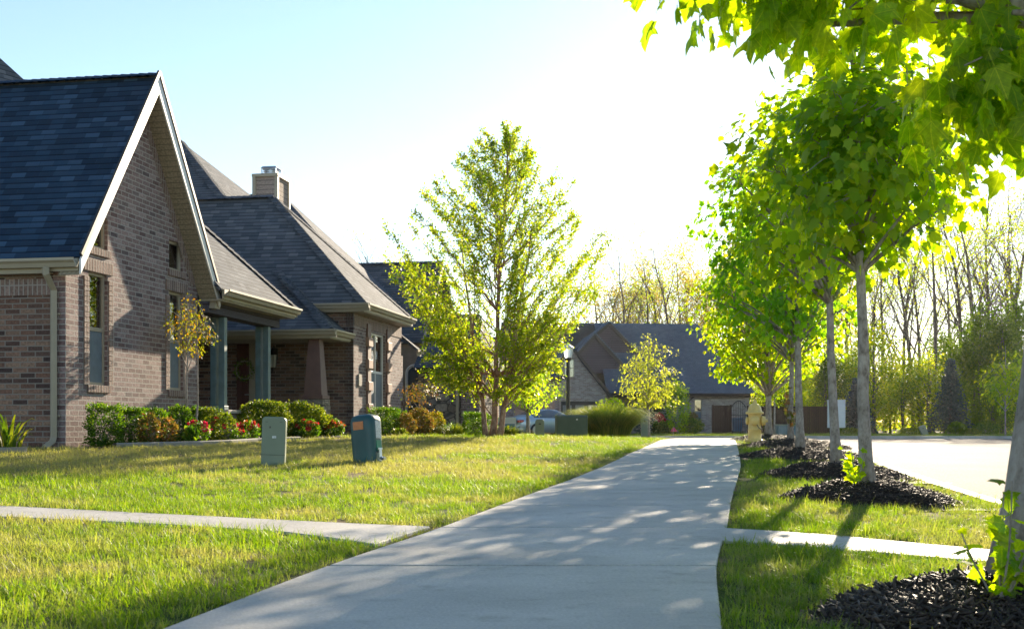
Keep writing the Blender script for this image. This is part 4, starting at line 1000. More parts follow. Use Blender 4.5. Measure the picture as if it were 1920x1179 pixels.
# ------------------------------------------------------------------ trees
def wiggle(p, q, n, amp, rs):
    p = np.array(p, float); q = np.array(q, float); L = np.linalg.norm(q-p); o = np.zeros(3); out_ = []
    for i in range(n+1):
        t = i/n; out_.append(p + (q-p)*t + o*math.sin(PI*min(t*1.0, 1)))
        o = o + rs.normal(size=3)*amp*L/n
    return out_
def limb(p, q, n, rs, lift=.25, amp=.05):     # curved limb, leaves the stem flat and turns up
    p = np.array(p, float); q = np.array(q, float); L = np.linalg.norm(q-p)
    c = (p+q)/2 - np.array([0, 0, lift*L]); out_ = []
    j = rs.normal(size=(n+1, 3))*amp*L/n; j[0] = 0; j = np.cumsum(j, 0)
    for i in range(n+1):
        t = i/n; out_.append((1-t)**2*p + 2*t*(1-t)*c + t*t*q + j[i]*(1 if i < n else 1))
    return out_
def maple(name, label, x, y, H, cb, cz, rx, rz, nclump, per, ls, mat, tr=.055, lean=(0, 0), seed=1, tmpl=MAPLE, group=None, cx=0, cy=0, z0=None, bark='bark', low=.0, near=False, ext=(), power=2.0, spread=.2, fold=.15, cat='tree', knots=0, up=.15, nl=None, multi=1):
    rs = np.random.default_rng(seed); global rng; old = rng; rng = rs
    z = T(x, y) if z0 is None else z0
    t = thing(name, label, cat, (x, y, z), 0, group)
    top = np.array([lean[0], lean[1], H*.93]); tb = MB(); tb.sm = True
    trunk = []; N = 14
    for m_ in range(multi):
        bx, by = (0, 0) if multi == 1 else (.09*math.cos(2.2*m_), .09*math.sin(2.2*m_))
        tp = []; rad = []; w = np.zeros(3)
        an = rs.random()*6.28
        for i in range(N+1):
            s = i/N; b_ = np.array([bx, by, -.05]); p = b_*(1-s) + top*s
            if multi > 1: p = p + np.array([math.cos(2.2*m_+.4), math.sin(2.2*m_+.4), 0])*.35*H*.12*math.sin(min(1, s*1.3)*PI/2)
            w += np.array([*rs.normal(size=2)*.012*H/6, 0]); p = p + w*math.sin(PI*min(1, s*1.2)/1.2) if i else p
            r = tr*(1-.8*s)**.9*(1 + .5*math.exp(-s*25))
            for k in range(knots):
                kz = .10 + .09*k + .02*math.sin(k*5)
                r += tr*.28*math.exp(-((s-kz)/.012)**2)
            tp.append(p); rad.append(max(r, .006))
        tb.tube(tp, rad, 12); trunk.append(tp)
    def tpt(z_, k=0):
        tp = trunk[k]
        for a, b_ in zip(tp, tp[1:]):
            if a[2] <= z_ <= b_[2]: u = (z_-a[2])/(b_[2]-a[2]+1e-9); return a + (b_-a)*u
        return tp[-1]
    wood = tb.build('trunk', M[bark], t, uv=False)
    lb = MB(); lb.sm = True
    # clumps through an uneven crown volume
    nl = nl or max(10, nclump//7); C = []
    cen = np.array([cx, cy, cz])
    for i in range(nclump):
        d = rs.normal(size=3); d /= np.linalg.norm(d); rr = (rs.random()**.36)
        lump = 1 + spread*math.sin(3.1*math.atan2(d[1], d[0]) + seed) * math.cos(2.3*d[2]*2+seed) + rs.normal()*.07
        p = cen + d*np.array([rx, rx, rz])*rr*lump
        if p[2] > cen[2]: f = (p[2]-cen[2])/rz; p[:2] = cen[:2] + (p[:2]-cen[:2])*(1-.35*f)
        p[2] = max(p[2], cb + rs.random()*.12 + ((.28*max(0, p[1]) + .12*max(0, -p[0]-.4)) if near else 0))
        if near and p[1] < -.75: p[1] = -.75 + .3*rs.random()
        C.append(p)
    for (ex_, ey_, ezz, er, en) in ext:
        for i in range(en): C.append(np.array([ex_, ey_, ezz]) + np.clip(rs.normal(size=3), -1.6, 1.6)*er*np.array([.6, .6, .45]))
    C = np.array(C)
    # limbs: from the trunk to a spread of clumps; every clump hangs on a twig off the nearest limb
    idx = rs.choice(len(C), min(nl, len(C)), replace=False); pts = []
    for j in idx:
        q = C[j]; h = np.linalg.norm(q[:2]-top[:2]*q[2]/H); zs = max(cb*.92 + low, q[2]-h*1.0-.15); k = j % multi
        p = tpt(zs, k); L = limb(p, q, 6, rs, lift=-.08); r0 = tr*.42*(1-.5*zs/H)
        lb.tube(L, [r0*(1-.8*i/6)+.003 for i in range(7)], 6); pts += [(v) for v in L[1:]]
    pts = np.array(pts)
    for q in C:
        i = np.argmin(((pts-q)**2).sum(1)); p = pts[i]
        if np.linalg.norm(q-p) > .05: lb.tube([p, (p+q)/2 + rs.normal(size=3)*.03, q], [.007, .005, .003], 3, cap=False)
    lb.build('limb', M[bark], t, uv=False)
    n = len(C)*per
    ci = np.repeat(np.arange(len(C)), per)
    P = C[ci] + np.clip(rs.normal(size=(n, 3)), -1.7, 1.7)*np.array([1, 1, .8])*ls*1.35
    outw = P - cen; outw /= np.linalg.norm(outw/np.array([rx, rx, rz]), axis=1, keepdims=True)+1e-6
    outw /= np.linalg.norm(outw, axis=1, keepdims=True)+1e-6
    A = outw*.55 + np.array([0, 0, -.75]) + rs.normal(size=(n, 3))*.42
    Nn = outw*.75 + np.array([0, 0, .65]) + rs.normal(size=(n, 3))*.38
    S = ls*(.65 + .6*rs.random(n))
    leaf_obj('crown', M[mat], P, A, Nn, S, tmpl, parent=t, fold=fold)
    rng = old
    return t

MAPG = 'young maples along the kerb strip'
mapD = {}
def mound(x, y, rx, ry, h, seed, nchip, label, chip=(.05, .012)):
    chip = (chip[0]*.9,); nchip = int(nchip*2.8)
    rs = np.random.default_rng(seed); z = T(x, y); t = thing('mulch_mound', label, 'mulch mound', (x, y, z-.02), 0, 'mulch mounds around the kerb maples')
    def hgt(u, v):
        q = math.hypot(u, v); a = math.atan2(v, u); e = 1 + .09*math.sin(3*a+seed) + .05*math.sin(7*a+seed*2)
        q /= e
        if q >= 1: return 0
        s = (1-q**1.7)**.85
        return h*s*(1 + .12*math.sin(u*9+seed)*math.cos(v*8) + .06*math.sin(u*23)*math.sin(v*19+seed)) * (1-.12*math.exp(-q*q*30))
    mb = MB(); n = 44; vs = []; fs = []
    for j in range(n+1):
        for i in range(n+1):
            u = -1.15 + 2.3*i/n; v = -1.15 + 2.3*j/n; vs.append((u*rx, v*ry, hgt(u, v)))
    for j in range(n):
        for i in range(n): fs.append((j*(n+1)+i, j*(n+1)+i+1, (j+1)*(n+1)+i+1, (j+1)*(n+1)+i))
    mb.sm = True; mb.add(vs, fs); mb.build('mound', M['mulch'], t, uv=False)
    P = []; 
    while len(P) < nchip:
        u, v = rs.uniform(-1.12, 1.12, 2)
        if math.hypot(u, v) < 1.0 + .1*rs.random(): P.append((u*rx, v*ry, hgt(u, v) + rs.random()*.012))
    P = np.array(P); n = len(P); A = rs.normal(size=(n, 3))*np.array([1, 1, .38]); N = rs.normal(size=(n, 3))*.5 + np.array([0, 0, 1.])
    w = .06
    chipT = ([(-w, -.5, 0), (w, -.5, 0), (w*.6, .5, .03), (-w*.6, .5, .03), (-w*.8, -.45, .07), (w*.8, -.45, .07), (w*.4, .45, .08), (-w*.4, .45, .08)], [(0,3,2,1),(4,5,6,7),(0,1,5,4),(1,2,6,5),(2,3,7,6),(3,0,4,7)])
    global rng; old = rng; rng = rs
    leaf_obj('wood_chips', M['chips'], P, A, N, chip[0]*(.4 + 1.1*rs.random(n)**1.6), chipT, parent=t); rng = old
    tag(t.children[-1], kind='stuff')
    return z + h - .02
MND = []   # for keeping the grass off
def kerbmaple(i, px, d, mr, mh, **k):
    x = W(px, d); rx = mr; ry = mr*1.0
    zt = mound(x, y := d, rx, ry, mh, 10+i, k.pop('chips'), k.pop('ml'), k.pop('chip', (.05, .012))); MND.append((x, d, rx))
    k['z0'] = T(x, d) + mh*.8
    return x, d, k
specs = [
 (0, 1906, 3.55, .60, .15, dict(chips=5200, ml='black mulch mound closest to the camera, cut off by the bottom right corner', chip=(.07, .01),
   name='maple_tree', tmpl=MAPLEN, label='nearest maple, its trunk at the right edge and big leaves across the top right', H=4.6, cb=1.70, cz=2.85, rx=1.25, rz=1.15, nclump=350, per=10, ls=.075, mat='maplenear', tr=.072, lean=(.5, -.1), seed=12, cx=.0, cy=.35, near=True, ext=[(-.12,.0,1.48,.14,16),(.02,.1,1.55,.2,20),(-.8,.3,2.0,.2,20),(-.5,.3,1.95,.2,20)], knots=1, low=.1)),
 (1, 1626, 8.85, .66, .16, dict(chips=4200, ml='black mulch mound under the second maple, with yellow shoots on top', chip=(.06, .01),
   name='maple_tree', label='bright green maple with a knobby pale trunk, second from the camera', H=3.6, cb=1.72, cz=2.5, rx=.76, rz=.9, nclump=270, per=13, ls=.088, mat='maple', tr=.052, lean=(-.1, 0), seed=3, knots=3, cx=.0)),
 (2, 1569, 11.9, .75, .17, dict(chips=3200, ml='black mulch mound under the third maple, beside the kerb', chip=(.06, .01),
   name='maple_tree', label='green maple with a slim leaning trunk, third from the camera', H=4.4, cb=1.75, cz=2.75, rx=.88, rz=1.15, nclump=260, per=13, ls=.082, mat='maple', tr=.05, lean=(-.25, 0), seed=4, cx=-.22)),
 (3, 1501, 15.8, .85, .17, dict(chips=2600, ml='black mulch mound under the fourth maple', chip=(.06, .01),
   name='maple_tree', label='darker green maple with a cracked straight trunk, fourth from the camera', H=4.6, cb=1.55, cz=2.8, rx=1.15, rz=1.45, nclump=260, per=14, ls=.08, mat='mapledark', tr=.055, lean=(-.1, 0), seed=5, cx=-.3)),
 (4, 1482, 20.2, .95, .17, dict(chips=1600, ml='black mulch mound beside the hydrant', chip=(.07, .012),
   name='maple_tree', label='maple with reddish sucker leaves on its thin trunk, fifth from the camera', H=4.6, cb=1.45, cz=2.7, rx=1.2, rz=1.35, nclump=330, per=13, ls=.085, mat='maplefar', tr=.05, lean=(-.05, 0), seed=6, cx=-.1)),
 (5, 1441, 25.0, .95, .15, dict(chips=900, ml='black mulch mound farthest along the kerb, behind the hydrant', chip=(.07, .012),
   name='maple_tree', label='broad low yellow-green maple with branching trunk right behind the hydrant', H=4.4, cb=1.2, cz=2.55, rx=1.5, rz=1.5, nclump=460, per=14, ls=.085, mat='maplefar', tr=.07, lean=(0, 0), seed=8, cx=-.15, low=-.3)),
]
for (i, px, d, mr, mh, k) in specs:
    x, y, k = kerbmaple(i, px, d, mr, mh, **k)
    maple(k.pop('name'), k.pop('label'), x, y, k.pop('H'), k.pop('cb'), k.pop('cz'), k.pop('rx'), k.pop('rz'), k.pop('nclump'), k.pop('per'), k.pop('ls'), k.pop('mat'), group=MAPG, **k)

# suckers at the foot of trunks
def shoots(name, label, x, y, z, n, h, ls, mat, seed, group=None, spread=.12, nleaf=7, cat='shoots'):
    rs = np.random.default_rng(seed); t = thing(name, label, cat, (x, y, z), 0, group); mb = MB(); P = []; A = []; N = []
    for i in range(n):
        an = rs.random()*6.28; r = spread*(.3 + rs.random()); hh = h*(.5+.6*rs.random())
        p0 = np.array([.02*math.cos(an), .02*math.sin(an), 0]); p1 = np.array([r*math.cos(an), r*math.sin(an), hh]); L = limb(p0, p1, 4, rs, .1)
        mb.tube(L, [.004, .0035, .003, .0025, .002], 4)
        for j in range(nleaf):
            s = .3 + .7*j/nleaf; q = L[min(4, int(s*4+.5))]; P.append(q + rs.normal(size=3)*.012); A.append(rs.normal(size=3)*.6 + np.array([math.cos(an)*.4, math.sin(an)*.4, -.1])); N.append(rs.normal(size=3)*.4 + np.array([0, -.3, .8]))
    mb.build('stem', M['bark'], t, uv=False)
    leaf_obj('leaves', M[mat], P, A, N, ls*(.6+.6*rs.random(len(P))), MAPLE, parent=t, fold=.15); return t
SG = 'leafy shoots at the feet of the kerb maples'
x0, y0 = W(1868, 3.4), 3.38
shoots('sucker_shoots', 'yellow-green leafy shoots at the foot of the nearest maple trunk', x0, y0, T(x0, y0)+.1, 9, .32, .052, 'maplenear', 31, SG, .10)
x0, y0 = W(1607, 8.7), 8.7
shoots('sucker_shoots', 'small yellow-green shoots beside the second maple trunk', x0, y0, T(x0, y0)+.13, 6, .24, .06, 'maplenear', 32, SG, .12)
x0, y0 = W(1483, 19.9), 19.9
shoots('sucker_shoots', 'pinkish leaves sprouting up the trunk of the fifth maple', x0, y0, T(x0, y0)+.3, 8, .8, .085, 'rust', 33, SG, .16)

# birch
def birch():
    rs = np.random.default_rng(21); x, y = W(926, 26), 26.0; z = T(x, y)
    t = thing('birch_tree', 'tall airy birch with peeling pinkish trunks standing on the front lawn', 'tree', (x, y, z))
    H = 6.8; tb = MB(); tb.sm = True
    tops = [(.25, 0, H*.97), (-.75, .3, H*.62), (.95, -.2, H*.68)]; bases = [(-.04, .05, -.05), (-.17, .0, -.05), (.13, -.04, -.05)]; rads = [.062, .052, .058]
    tr = []
    for b_, q, r in zip(bases, tops, rads):
        L = limb(b_, q, 14, rs, -.02 if q[0] < 0 else .03, .05); tb.tube(L, [r*(1-.85*i/14)*(1+.4*math.exp(-i*1.4))+.004 for i in range(15)], 10); tr.append(L)
    tb.build('trunk', M['birchbark'], t, uv=False)
    lb = MB(); lb.sm = True; P = []; A = []
    def env(z_):    # crown radius at a height
        s = z_/H
        k = [(.0, .0), (.12, .9), (.2, 1.9), (.3, 2.3), (.42, 2.5), (.52, 2.4), (.62, 2.0), (.72, 1.6), (.82, 1.2), (.9, .8), (1, .25)]
        for (a, ra), (b2, rb2) in zip(k, k[1:]):
            if a <= s <= b2: return ra + (rb2-ra)*(s-a)/(b2-a)
        return .2
    nb = 190
    for i in range(nb):
        s = (i+.5)/nb; zt = H*(.155 + .825*s**.95) ; an = i*2.399 + rs.normal()*.3; r = 1.07*env(zt)*(.72 + .42*rs.random()); r *= .66 if (math.cos(an) > .1 and s < .3) else (.68 if (math.cos(an) < -.1 and s < .3) else 1)
        q = np.array([math.cos(an)*r + .12*s, math.sin(an)*r, zt + (.25 if s > .25 else -.1)])
        zs = max(.55, zt - r*(.95 if s > .2 else .35)); k = 0 if (zt > H*.6 or rs.random() < .45) else (1 if math.cos(an) < 0 else 2)
        L0 = tr[k]; p = min(L0, key=lambda v: abs(v[2]-zs))
        L = limb(p, q, 8, rs, .03 if s > .25 else -.15, .12); lb.tube(L, [.016*(1-s*.5)*(1-i2/8)+.003 for i2 in range(9)], 4, cap=False)
        nt = int(7 + 13*r)
        for j in range(nt):
            u = .22 + .78*rs.random()**.8; f = u*8; i0 = min(7, int(f)); v = L[i0] + (L[i0+1]-L[i0])*(f-i0)
            d = (q-np.array(p)); d /= np.linalg.norm(d); sd = rs.normal(size=3); sd = sd - d*sd.dot(d); sd /= np.linalg.norm(sd)
            ln = (.12 + .38*rs.random())*(1.15-u*.7)*min(1, r); w_ = v + (d*.7 + sd*.8 + np.array([0, 0, .15 if s > .2 else -.35]))*ln
            lb.tube([v, w_], [.004, .002], 3, cap=False)
            m_ = 12
            for g in rs.random(m_): P.append(v + (w_-v)*g*1.05 + rs.normal(size=3)*.028); A.append(rs.normal(size=3) + d*.5 + np.array([0, 0, -.5]))
        for g in rs.random(16): P.append(L[7] + (L[8]-L[7])*g*1.2 + rs.normal(size=3)*.02); A.append(rs.normal(size=3) + d*.5)
    lb.build('limb', M['birchbark'], t, uv=False)
    P = np.array(P); n = len(P)
    leaf_obj('crown', M['birch'], P, A, rs.normal(size=(n, 3)) + np.array([0, 0, .8]), .058*(.6+.7*rs.random(n)), DIAM, parent=t)
    return n
nb_ = birch(); print('birch leaves', nb_)

# far lawn trees
maple('oak_tree', 'small pale yellow-green conical tree on the far lawn in front of the pale brick house', W(1216, 40.5), 40.5, 3.8, 1.15, 2.12, 1.02, 1.38, 170, 14, .092, 'pale', tr=.05, seed=41, tmpl=OVAL, spread=.25)
maple('shade_tree', 'small green tree with a grey trunk behind the birch, beside the silver car', W(990, 40), 40, 2.8, .85, 1.7, 1.23, .85, 170, 14, .095, 'maple', tr=.07, seed=42, tmpl=OVAL)
maple('kerb_tree', 'small light tree far along the verge, seen between the maple trunks', W(1452, 63), 63, 5.3, 1.9, 3.4, 1.4, 1.55, 110, 14, .17, 'maplefar', tr=.05, seed=43, tmpl=OVAL)
maple('kerb_tree', 'small bright tree at the far right edge, just left of the nearest trunk', W(1885, 63), 63, 5.2, 1.4, 2.9, 1.25, 1.6, 110, 14, .17, 'maplefar', tr=.04, seed=44, tmpl=OVAL)
maple('crape_myrtle', 'young crape myrtle with bare stems and orange-tipped leaves in front of the near brick gable', *(lambda d, a: H2W(-8.85, a))(*on_r(356, -8.85)), 2.5, 1.3, 1.95, .38, .5, 80, 13, .045, 'myrtle', tr=.022, seed=45, tmpl=OVAL, multi=3, nl=12)
maple('japanese_maple', 'small orange-leaved ornamental tree by the arched window', *H2W(-7.7, on_r(786, -7.7)[1]), 1.5, .75, 1.15, .5, .3, 40, 12, .06, 'rust', tr=.02, seed=46, tmpl=OVAL, nl=8)

# ------------------------------------------------------------------ shrubs and flowers
def shrub(name, label, px, r=None, d=None, w=.4, h=.6, ls=.035, n=1500, mat='box', shape='round', seed=1, group=None, cat='shrub', flowers=None, depth=None, tmpl=OVAL, up=.3, zoff=0):
    rs = np.random.default_rng(seed); global rng; old = rng; rng = rs
    if d is None: d, a = on_r(px, r); x, y = H2W(r, a)
    else: x, y = W(px, d), d
    z = T(x, y)+zoff; t = thing(name, label, cat, (x, y, z), 0, group); dp = depth or w
    n = int(n*1.9); D_ = rdir(n); rad = (.62 + .38*rs.random(n)**.4)
    if shape == 'box':
        Dm = D_/np.max(np.abs(D_), axis=1, keepdims=True)*.75 + D_*.25
    else: Dm = D_.copy()
    an = np.arctan2(D_[:, 1], D_[:, 0]); lum = 1 + .10*np.sin(3*an + seed) + .08*np.sin(5*D_[:, 2]*2 + seed) + rs.normal(size=n)*.05
    P = Dm*rad[:, None]*lum[:, None]*np.array([w/2, dp/2, h/2]) + np.array([0, 0, h/2])
    if shape == 'round': P[:, 2] = np.maximum(P[:, 2], rs.random(n)*.08)
    A = Dm*.6 + rs.normal(size=(n, 3))*.6 + np.array([0, 0, up]); N = Dm*.5 + rs.normal(size=(n, 3))*.5 + np.array([0, 0, .4])
    # inner twigs
    mb = MB()
    for k in range(26):
        q = P[rs.integers(n)]*.8; mb.tube([(rs.normal()*.02, rs.normal()*.02, -.03), q*np.array([.4, .4, .6]), q], [.008, .006, .003], 4, cap=False)
    mb.build('stem', M['bark'], t, uv=False)
    leaf_obj('foliage', M[mat], P, A, N, ls*(.6+.7*rs.random(n)), tmpl, parent=t)
    if flowers:
        fm, fn, fs_ = flowers
        for (m_, c_) in zip(fm, fn):
            Q = []; QA = []; QN = []
            for k in range(c_):
                dd = rs.normal(size=3); dd[2] = abs(dd[2])*.9+.2; dd[1] = -abs(dd[1]); dd /= np.linalg.norm(dd)
                c = dd*np.array([w/2, dp/2, h/2])*1.04 + np.array([0, 0, h/2])
                for j in range(22): v = rs.normal(size=3); v /= np.linalg.norm(v); Q.append(c + v*fs_*.35); QA.append(v + dd*.3); QN.append(dd + v*.5)
            leaf_obj('blossom', M[m_], Q, QA, QN, np.full(len(Q), fs_*.75), OVAL, parent=t)
    rng = old; return t
GA = 'shrubs along the near brick gable'
shrub('boxwood_shrub', 'clipped boxwood at the left end of the bed by the near gable', 196, r=-8.95, w=.46, h=.62, n=2400, seed=1, shape='box', group=GA)
shrub('boxwood_shrub', 'dark clipped boxwood second from the left in front of the near gable', 245, r=-8.95, w=.40, h=.58, n=2200, seed=2, shape='box', group=GA)
shrub('boxwood_shrub', 'boxwood half hidden behind the orange-leaved shrub', 287, r=-8.95, w=.42, h=.57, n=2000, seed=3, shape='box', group=GA)
shrub('nandina_shrub', 'orange and green leafy shrub in front of the boxwoods, left of two', 281, r=-8.55, w=.30, h=.48, n=500, ls=.05, mat='rust', seed=4)
shrub('nandina_shrub', 'orange-brown low shrub just left of the crape myrtle stems', 312, r=-8.5, w=.34, h=.40, n=520, ls=.05, mat='rust', seed=5)
shrub('boxwood_shrub', 'dark boxwood behind the crape myrtle stems', 336, r=-8.95, w=.48, h=.62, n=2200, seed=6, group=GA)
shrub('boxwood_shrub', 'yellowish boxwood right of the crape myrtle stems', 392, r=-8.75, w=.52, h=.60, n=2300, mat='lime', seed=7, group=GA)
shrub('boxwood_shrub', 'dark boxwood at the corner of the near gable', 368, r=-8.95, w=.42, h=.62, n=2000, seed=8, group=GA)
shrub('rose_bush', 'magenta-flowered bush at the foot of the crape myrtle', 372, r=-8.35, w=.36, h=.36, n=420, ls=.045, mat='box', seed=9, flowers=(['magfl'], [11], .055), cat='flowers')
shrub('rose_bush', 'leafy bush with a single red bloom on top, right of the magenta bush', 422, r=-8.4, w=.46, h=.48, n=700, ls=.045, mat='lime', seed=10, flowers=(['redfl', 'magfl'], [2, 2], .05), cat='flowers')
shrub('flower_clump', 'red and orange flowers left of the grey-green utility box', 467, r=-8.25, w=.38, h=.34, n=420, ls=.045, mat='box', seed=11, flowers=(['redfl', 'orfl'], [7, 5], .055), cat='flowers')
shrub('flower_clump', 'small dark-leaved clump with a low red bloom at the edging', 448, r=-8.05, w=.26, h=.2, n=260, ls=.04, mat='box', seed=12, flowers=(['redfl'], [2], .05), cat='flowers')
shrub('tulip_leaves', 'broad green bulb leaves at the foot of the crape myrtle', 359, r=-8.2, w=.16, h=.24, n=60, ls=.12, mat='box', seed=13, up=1.5, cat='plant')
shrub('hedge_shrub', 'long bright green hedge in front of the teal porch post', 492, r=-8.75, w=1.0, depth=.7, h=.74, n=4200, ls=.045, mat='lime', seed=14, shape='round')
shrub('hedge_shrub', 'yellow-green hedge mound sloping down toward the tapered column', 556, r=-8.55, w=1.15, depth=.7, h=.72, n=4200, ls=.045, mat='lime', seed=15, shape='round')
shrub('hedge_shrub', 'low yellow-green shrub behind the orange flowers', 592, r=-8.3, w=.7, h=.55, n=1800, ls=.045, mat='lime', seed=16)
shrub('flower_clump', 'red flowers right of the grey-green utility box', 577, r=-8.0, w=.5, h=.34, n=700, ls=.05, mat='box', seed=17, flowers=(['redfl', 'orfl'], [9, 3], .055), cat='flowers')
shrub('flower_clump', 'orange and yellow flowers in front of the tapered column base', 620, r=-8.0, w=.55, h=.36, n=700, ls=.05, mat='box', seed=18, flowers=(['orfl', 'redfl'], [8, 5], .055), cat='flowers')
GB = 'shrubs in front of the second brick house'
shrub('boxwood_shrub', 'square clipped boxwood right behind the teal utility box', 721, r=-7.7, w=.66, h=.66, n=2600, ls=.04, seed=21, shape='box', group=GB)
shrub('boxwood_shrub', 'very dark clipped shrub between the square boxwood and the rusty shrub', 744, r=-7.8, w=.5, h=.62, n=2000, ls=.04, seed=22, shape='box', group=GB)
shrub('barberry_shrub', 'round rust-red shrub left of two under the brick wing', 762, r=-7.2, w=.48, h=.5, n=1500, ls=.04, mat='rust', seed=23, group=GB)
shrub('barberry_shrub', 'taller orange-brown shrub right of two', 788, r=-7.3, w=.66, h=.66, n=2300, ls=.045, mat='rust', seed=24, group=GB)
shrub('golden_shrub', 'golden green shrub right of the rusty ones', 815, r=-7.2, w=.52, h=.6, n=1500, ls=.04, mat='myrtle', seed=25, group=GB)
shrub('small_plant', 'tiny lime plant at the lawn edge before the rusty shrubs', 748, r=-6.9, w=.3, h=.16, n=260, ls=.05, mat='lime', seed=26, cat='plant')
shrub('boxwood_shrub', 'neat round boxwood left of the birch trunks', 890, r=-5.6, w=.52, h=.55, n=2600, ls=.035, seed=27, shape='box', group='round boxwoods by the birch')
shrub('boxwood_shrub', 'round boxwood half hidden behind the birch trunks', 913, r=-5.9, w=.5, h=.55, n=1800, ls=.035, seed=28, shape='box', group='round boxwoods by the birch')
def blades(name, label, x, y, n, h, spread, w, mat, seed, cat='plant', group=None, z0=None, lean=.5):
    rs = np.random.default_rng(seed); t = thing(name, label, cat, (x, y, T(x, y) if z0 is None else z0), 0, group); vs = []; fs = []
    P = []; 
    mb = MB(); var = []
    for i in range(n):
        an = rs.random()*6.28; r0 = spread*.45*math.sqrt(rs.random()); b_ = np.array([r0*math.cos(an), r0*math.sin(an), 0]); a2 = an + rs.normal()*.5; hh = h*(.55+.5*rs.random()); q_ = r0/(spread*.45); li = lean*(.25 + 1.5*q_*(.6+.5*rs.random())) + abs(rs.normal())*.12; ou = li*hh*.75
        dr = np.array([math.cos(a2), math.sin(a2), 0]); sd = np.array([-dr[1], dr[0], 0])*w*(.6+.6*rs.random()); k = len(vs)
        for s, ww in ((0, .7), (.35, 1), (.7, .75), (.92, .35)):
            c = b_ + dr*ou*s**1.8 + np.array([0, 0, hh*(s - min(.6, .36*li)*s**3)]); vs += [c-sd*ww/2, c+sd*ww/2]
        vs.append(b_ + dr*ou*1.12 + np.array([0, 0, hh*(1.0-min(.75, .46*li))]))
        fs += [(k, k+1, k+3, k+2), (k+2, k+3, k+5, k+4), (k+4, k+5, k+7, k+6), (k+6, k+7, k+8)]; var += [rs.random()]*9
    mb.sm = True; mb.add(vs, fs); o = mb.build('blades', M[mat], t, uv=False); at = o.data.attributes.new('var', 'FLOAT', 'POINT'); at.data.foreach_set('value', np.array(var, dtype=np.float32)); return t
for (px, r_, h_, s_, lb_) in ((852, -6.4, .42, 31, 'spiky green liriope clump left of the round boxwood'), (840, -6.9, .5, 32, 'taller grassy clump against the stone wall')):
    d_, a_ = on_r(px, r_); x, y = H2W(r_, a_); blades('grass_clump', lb_, x, y, 420, h_, .5, .018, 'lime' if s_ == 31 else 'box', s_, lean=.9)
blades('grass_clump', 'spiky green clump right of the birch trunks', W(950, 29), 29, 420, .4, .5, .018, 'lime', 33, lean=.9)
blades('ornamental_grass', 'tall fountain of yellow-green ornamental grass behind the green transformer box', W(1140, 37), 37, 7000, 1.25, 1.5, .02, 'tallgrass', 34, cat='tall grass', lean=.6)
for i, (px, d, w, h, m_, l) in enumerate([
  (1226, 73, 1.1, 1.2, 'box', 'low round shrub by the far front door'), (1236, 74, 1.2, 1.9, 'redfl', 'dark red shrub by the far front door'), (1250, 72.5, 1.5, 1.2, 'lime', 'light green clipped shrub right of the dark red shrub'),
  (1287, 72, 2.6, 1.6, 'lime', 'wide clipped shrub under the far tall window'), (1292, 74.5, 1.4, 2.2, 'rust', 'reddish shrub behind the wide clipped shrub'), (1270, 71, 1.7, 5.2, 'maple', 'tall slim green shrub before the far entry'), (1205, 70, 1.6, 3.6, 'spruce', 'narrow dark evergreen left of the far front door'),
  (1258, 76, 2.0, 5.8, 'box', 'tall dark green evergreen at the far entry'), (1148, 62, 2.6, 3.0, 'maplefar', 'bushy yellow shrub behind the ornamental grass')]):
    hh = h*.55 if h > 4 else h*.62
    shrub('far_shrub' if h < 3 else 'evergreen_shrub', l, px, d=d, w=w*.8, h=h*.62, ls=.12, n=1100, mat=m_, seed=60+i, group='shrubs before the pale brick house', shape='round' )

rs = np.random.default_rng(90); dW, rW = on_a(461, aB0); wx, wy = H2W(rW, aB0-.09); wz = zz(694, dW)
t = thing('door_wreath', 'round green wreath hanging on the dark red front door', 'wreath', (wx, wy, wz)); P = []; A = []
for i in range(420): a = rs.random()*6.28; P.append((.2*math.cos(a)+rs.normal()*.03, rs.normal()*.02, .22*math.sin(a)+rs.normal()*.03)); A.append(rs.normal(size=3))
leaf_obj('leaves', M['box'], P, A, rs.normal(size=(420, 3)), np.full(420, .05), OVAL, parent=t)
mb = MB(); mb.tube([(.2*math.cos(k*PI/8), 0, .22*math.sin(k*PI/8)) for k in range(17)], .02, 5); mb.build('ring', M['bark'], t, uv=False)
# potted plant at the left edge, edging
x, y = (lambda d: (W(14, d), d))(15.6)
t = blades('potted_lily', 'broad green bulb leaves in a round concrete ring at the left edge', x, y, 34, .62, .35, .055, 'lime', 35, lean=.5, z0=T(x, y))
mb = MB(); mb.lathe([(.24, 0), (.25, .07), (.215, .07), (.21, .03)], 24); mb.build('planter_ring', M['edging'], t, uv=False)
mb = MB(); mb.lathe([(.212, .02), (.212, .05), (.1, .065)], 20); mb.build('soil', M['mulch'], t, uv=False)
def edging(name, label, pts, w=.1, h=.07):
    mb = MB(); t = thing(name, label, 'edging', (pts[0][0], pts[0][1], T(*pts[0])))
    vs = []; n = 0
    P2 = resamp(pts, 40)
    for i, (x, y) in enumerate(P2):
        x0, y0 = P2[max(0, i-1)]; x1, y1 = P2[min(len(P2)-1, i+1)]; L = math.hypot(x1-x0, y1-y0); nx, ny = -(y1-y0)/L, (x1-x0)/L; z = T(x, y)
        for (u, v) in ((-w/2, -.05), (-w/2, h*.8), (-w*.3, h), (w*.3, h), (w/2, h*.8), (w/2, -.05)): vs.append((x+nx*u, y+ny*u, z+v))
    fs = [(i*6+k, i*6+k+1, (i+1)*6+k+1, (i+1)*6+k) for i in range(len(P2)-1) for k in range(5)]
    mb.add(vs, fs); mb.build('border', M['edging'], t, off=(pts[0][0], pts[0][1], T(*pts[0]))); return P2
def hw_(px, r): d, a = on_r(px, r); return H2W(r, a)
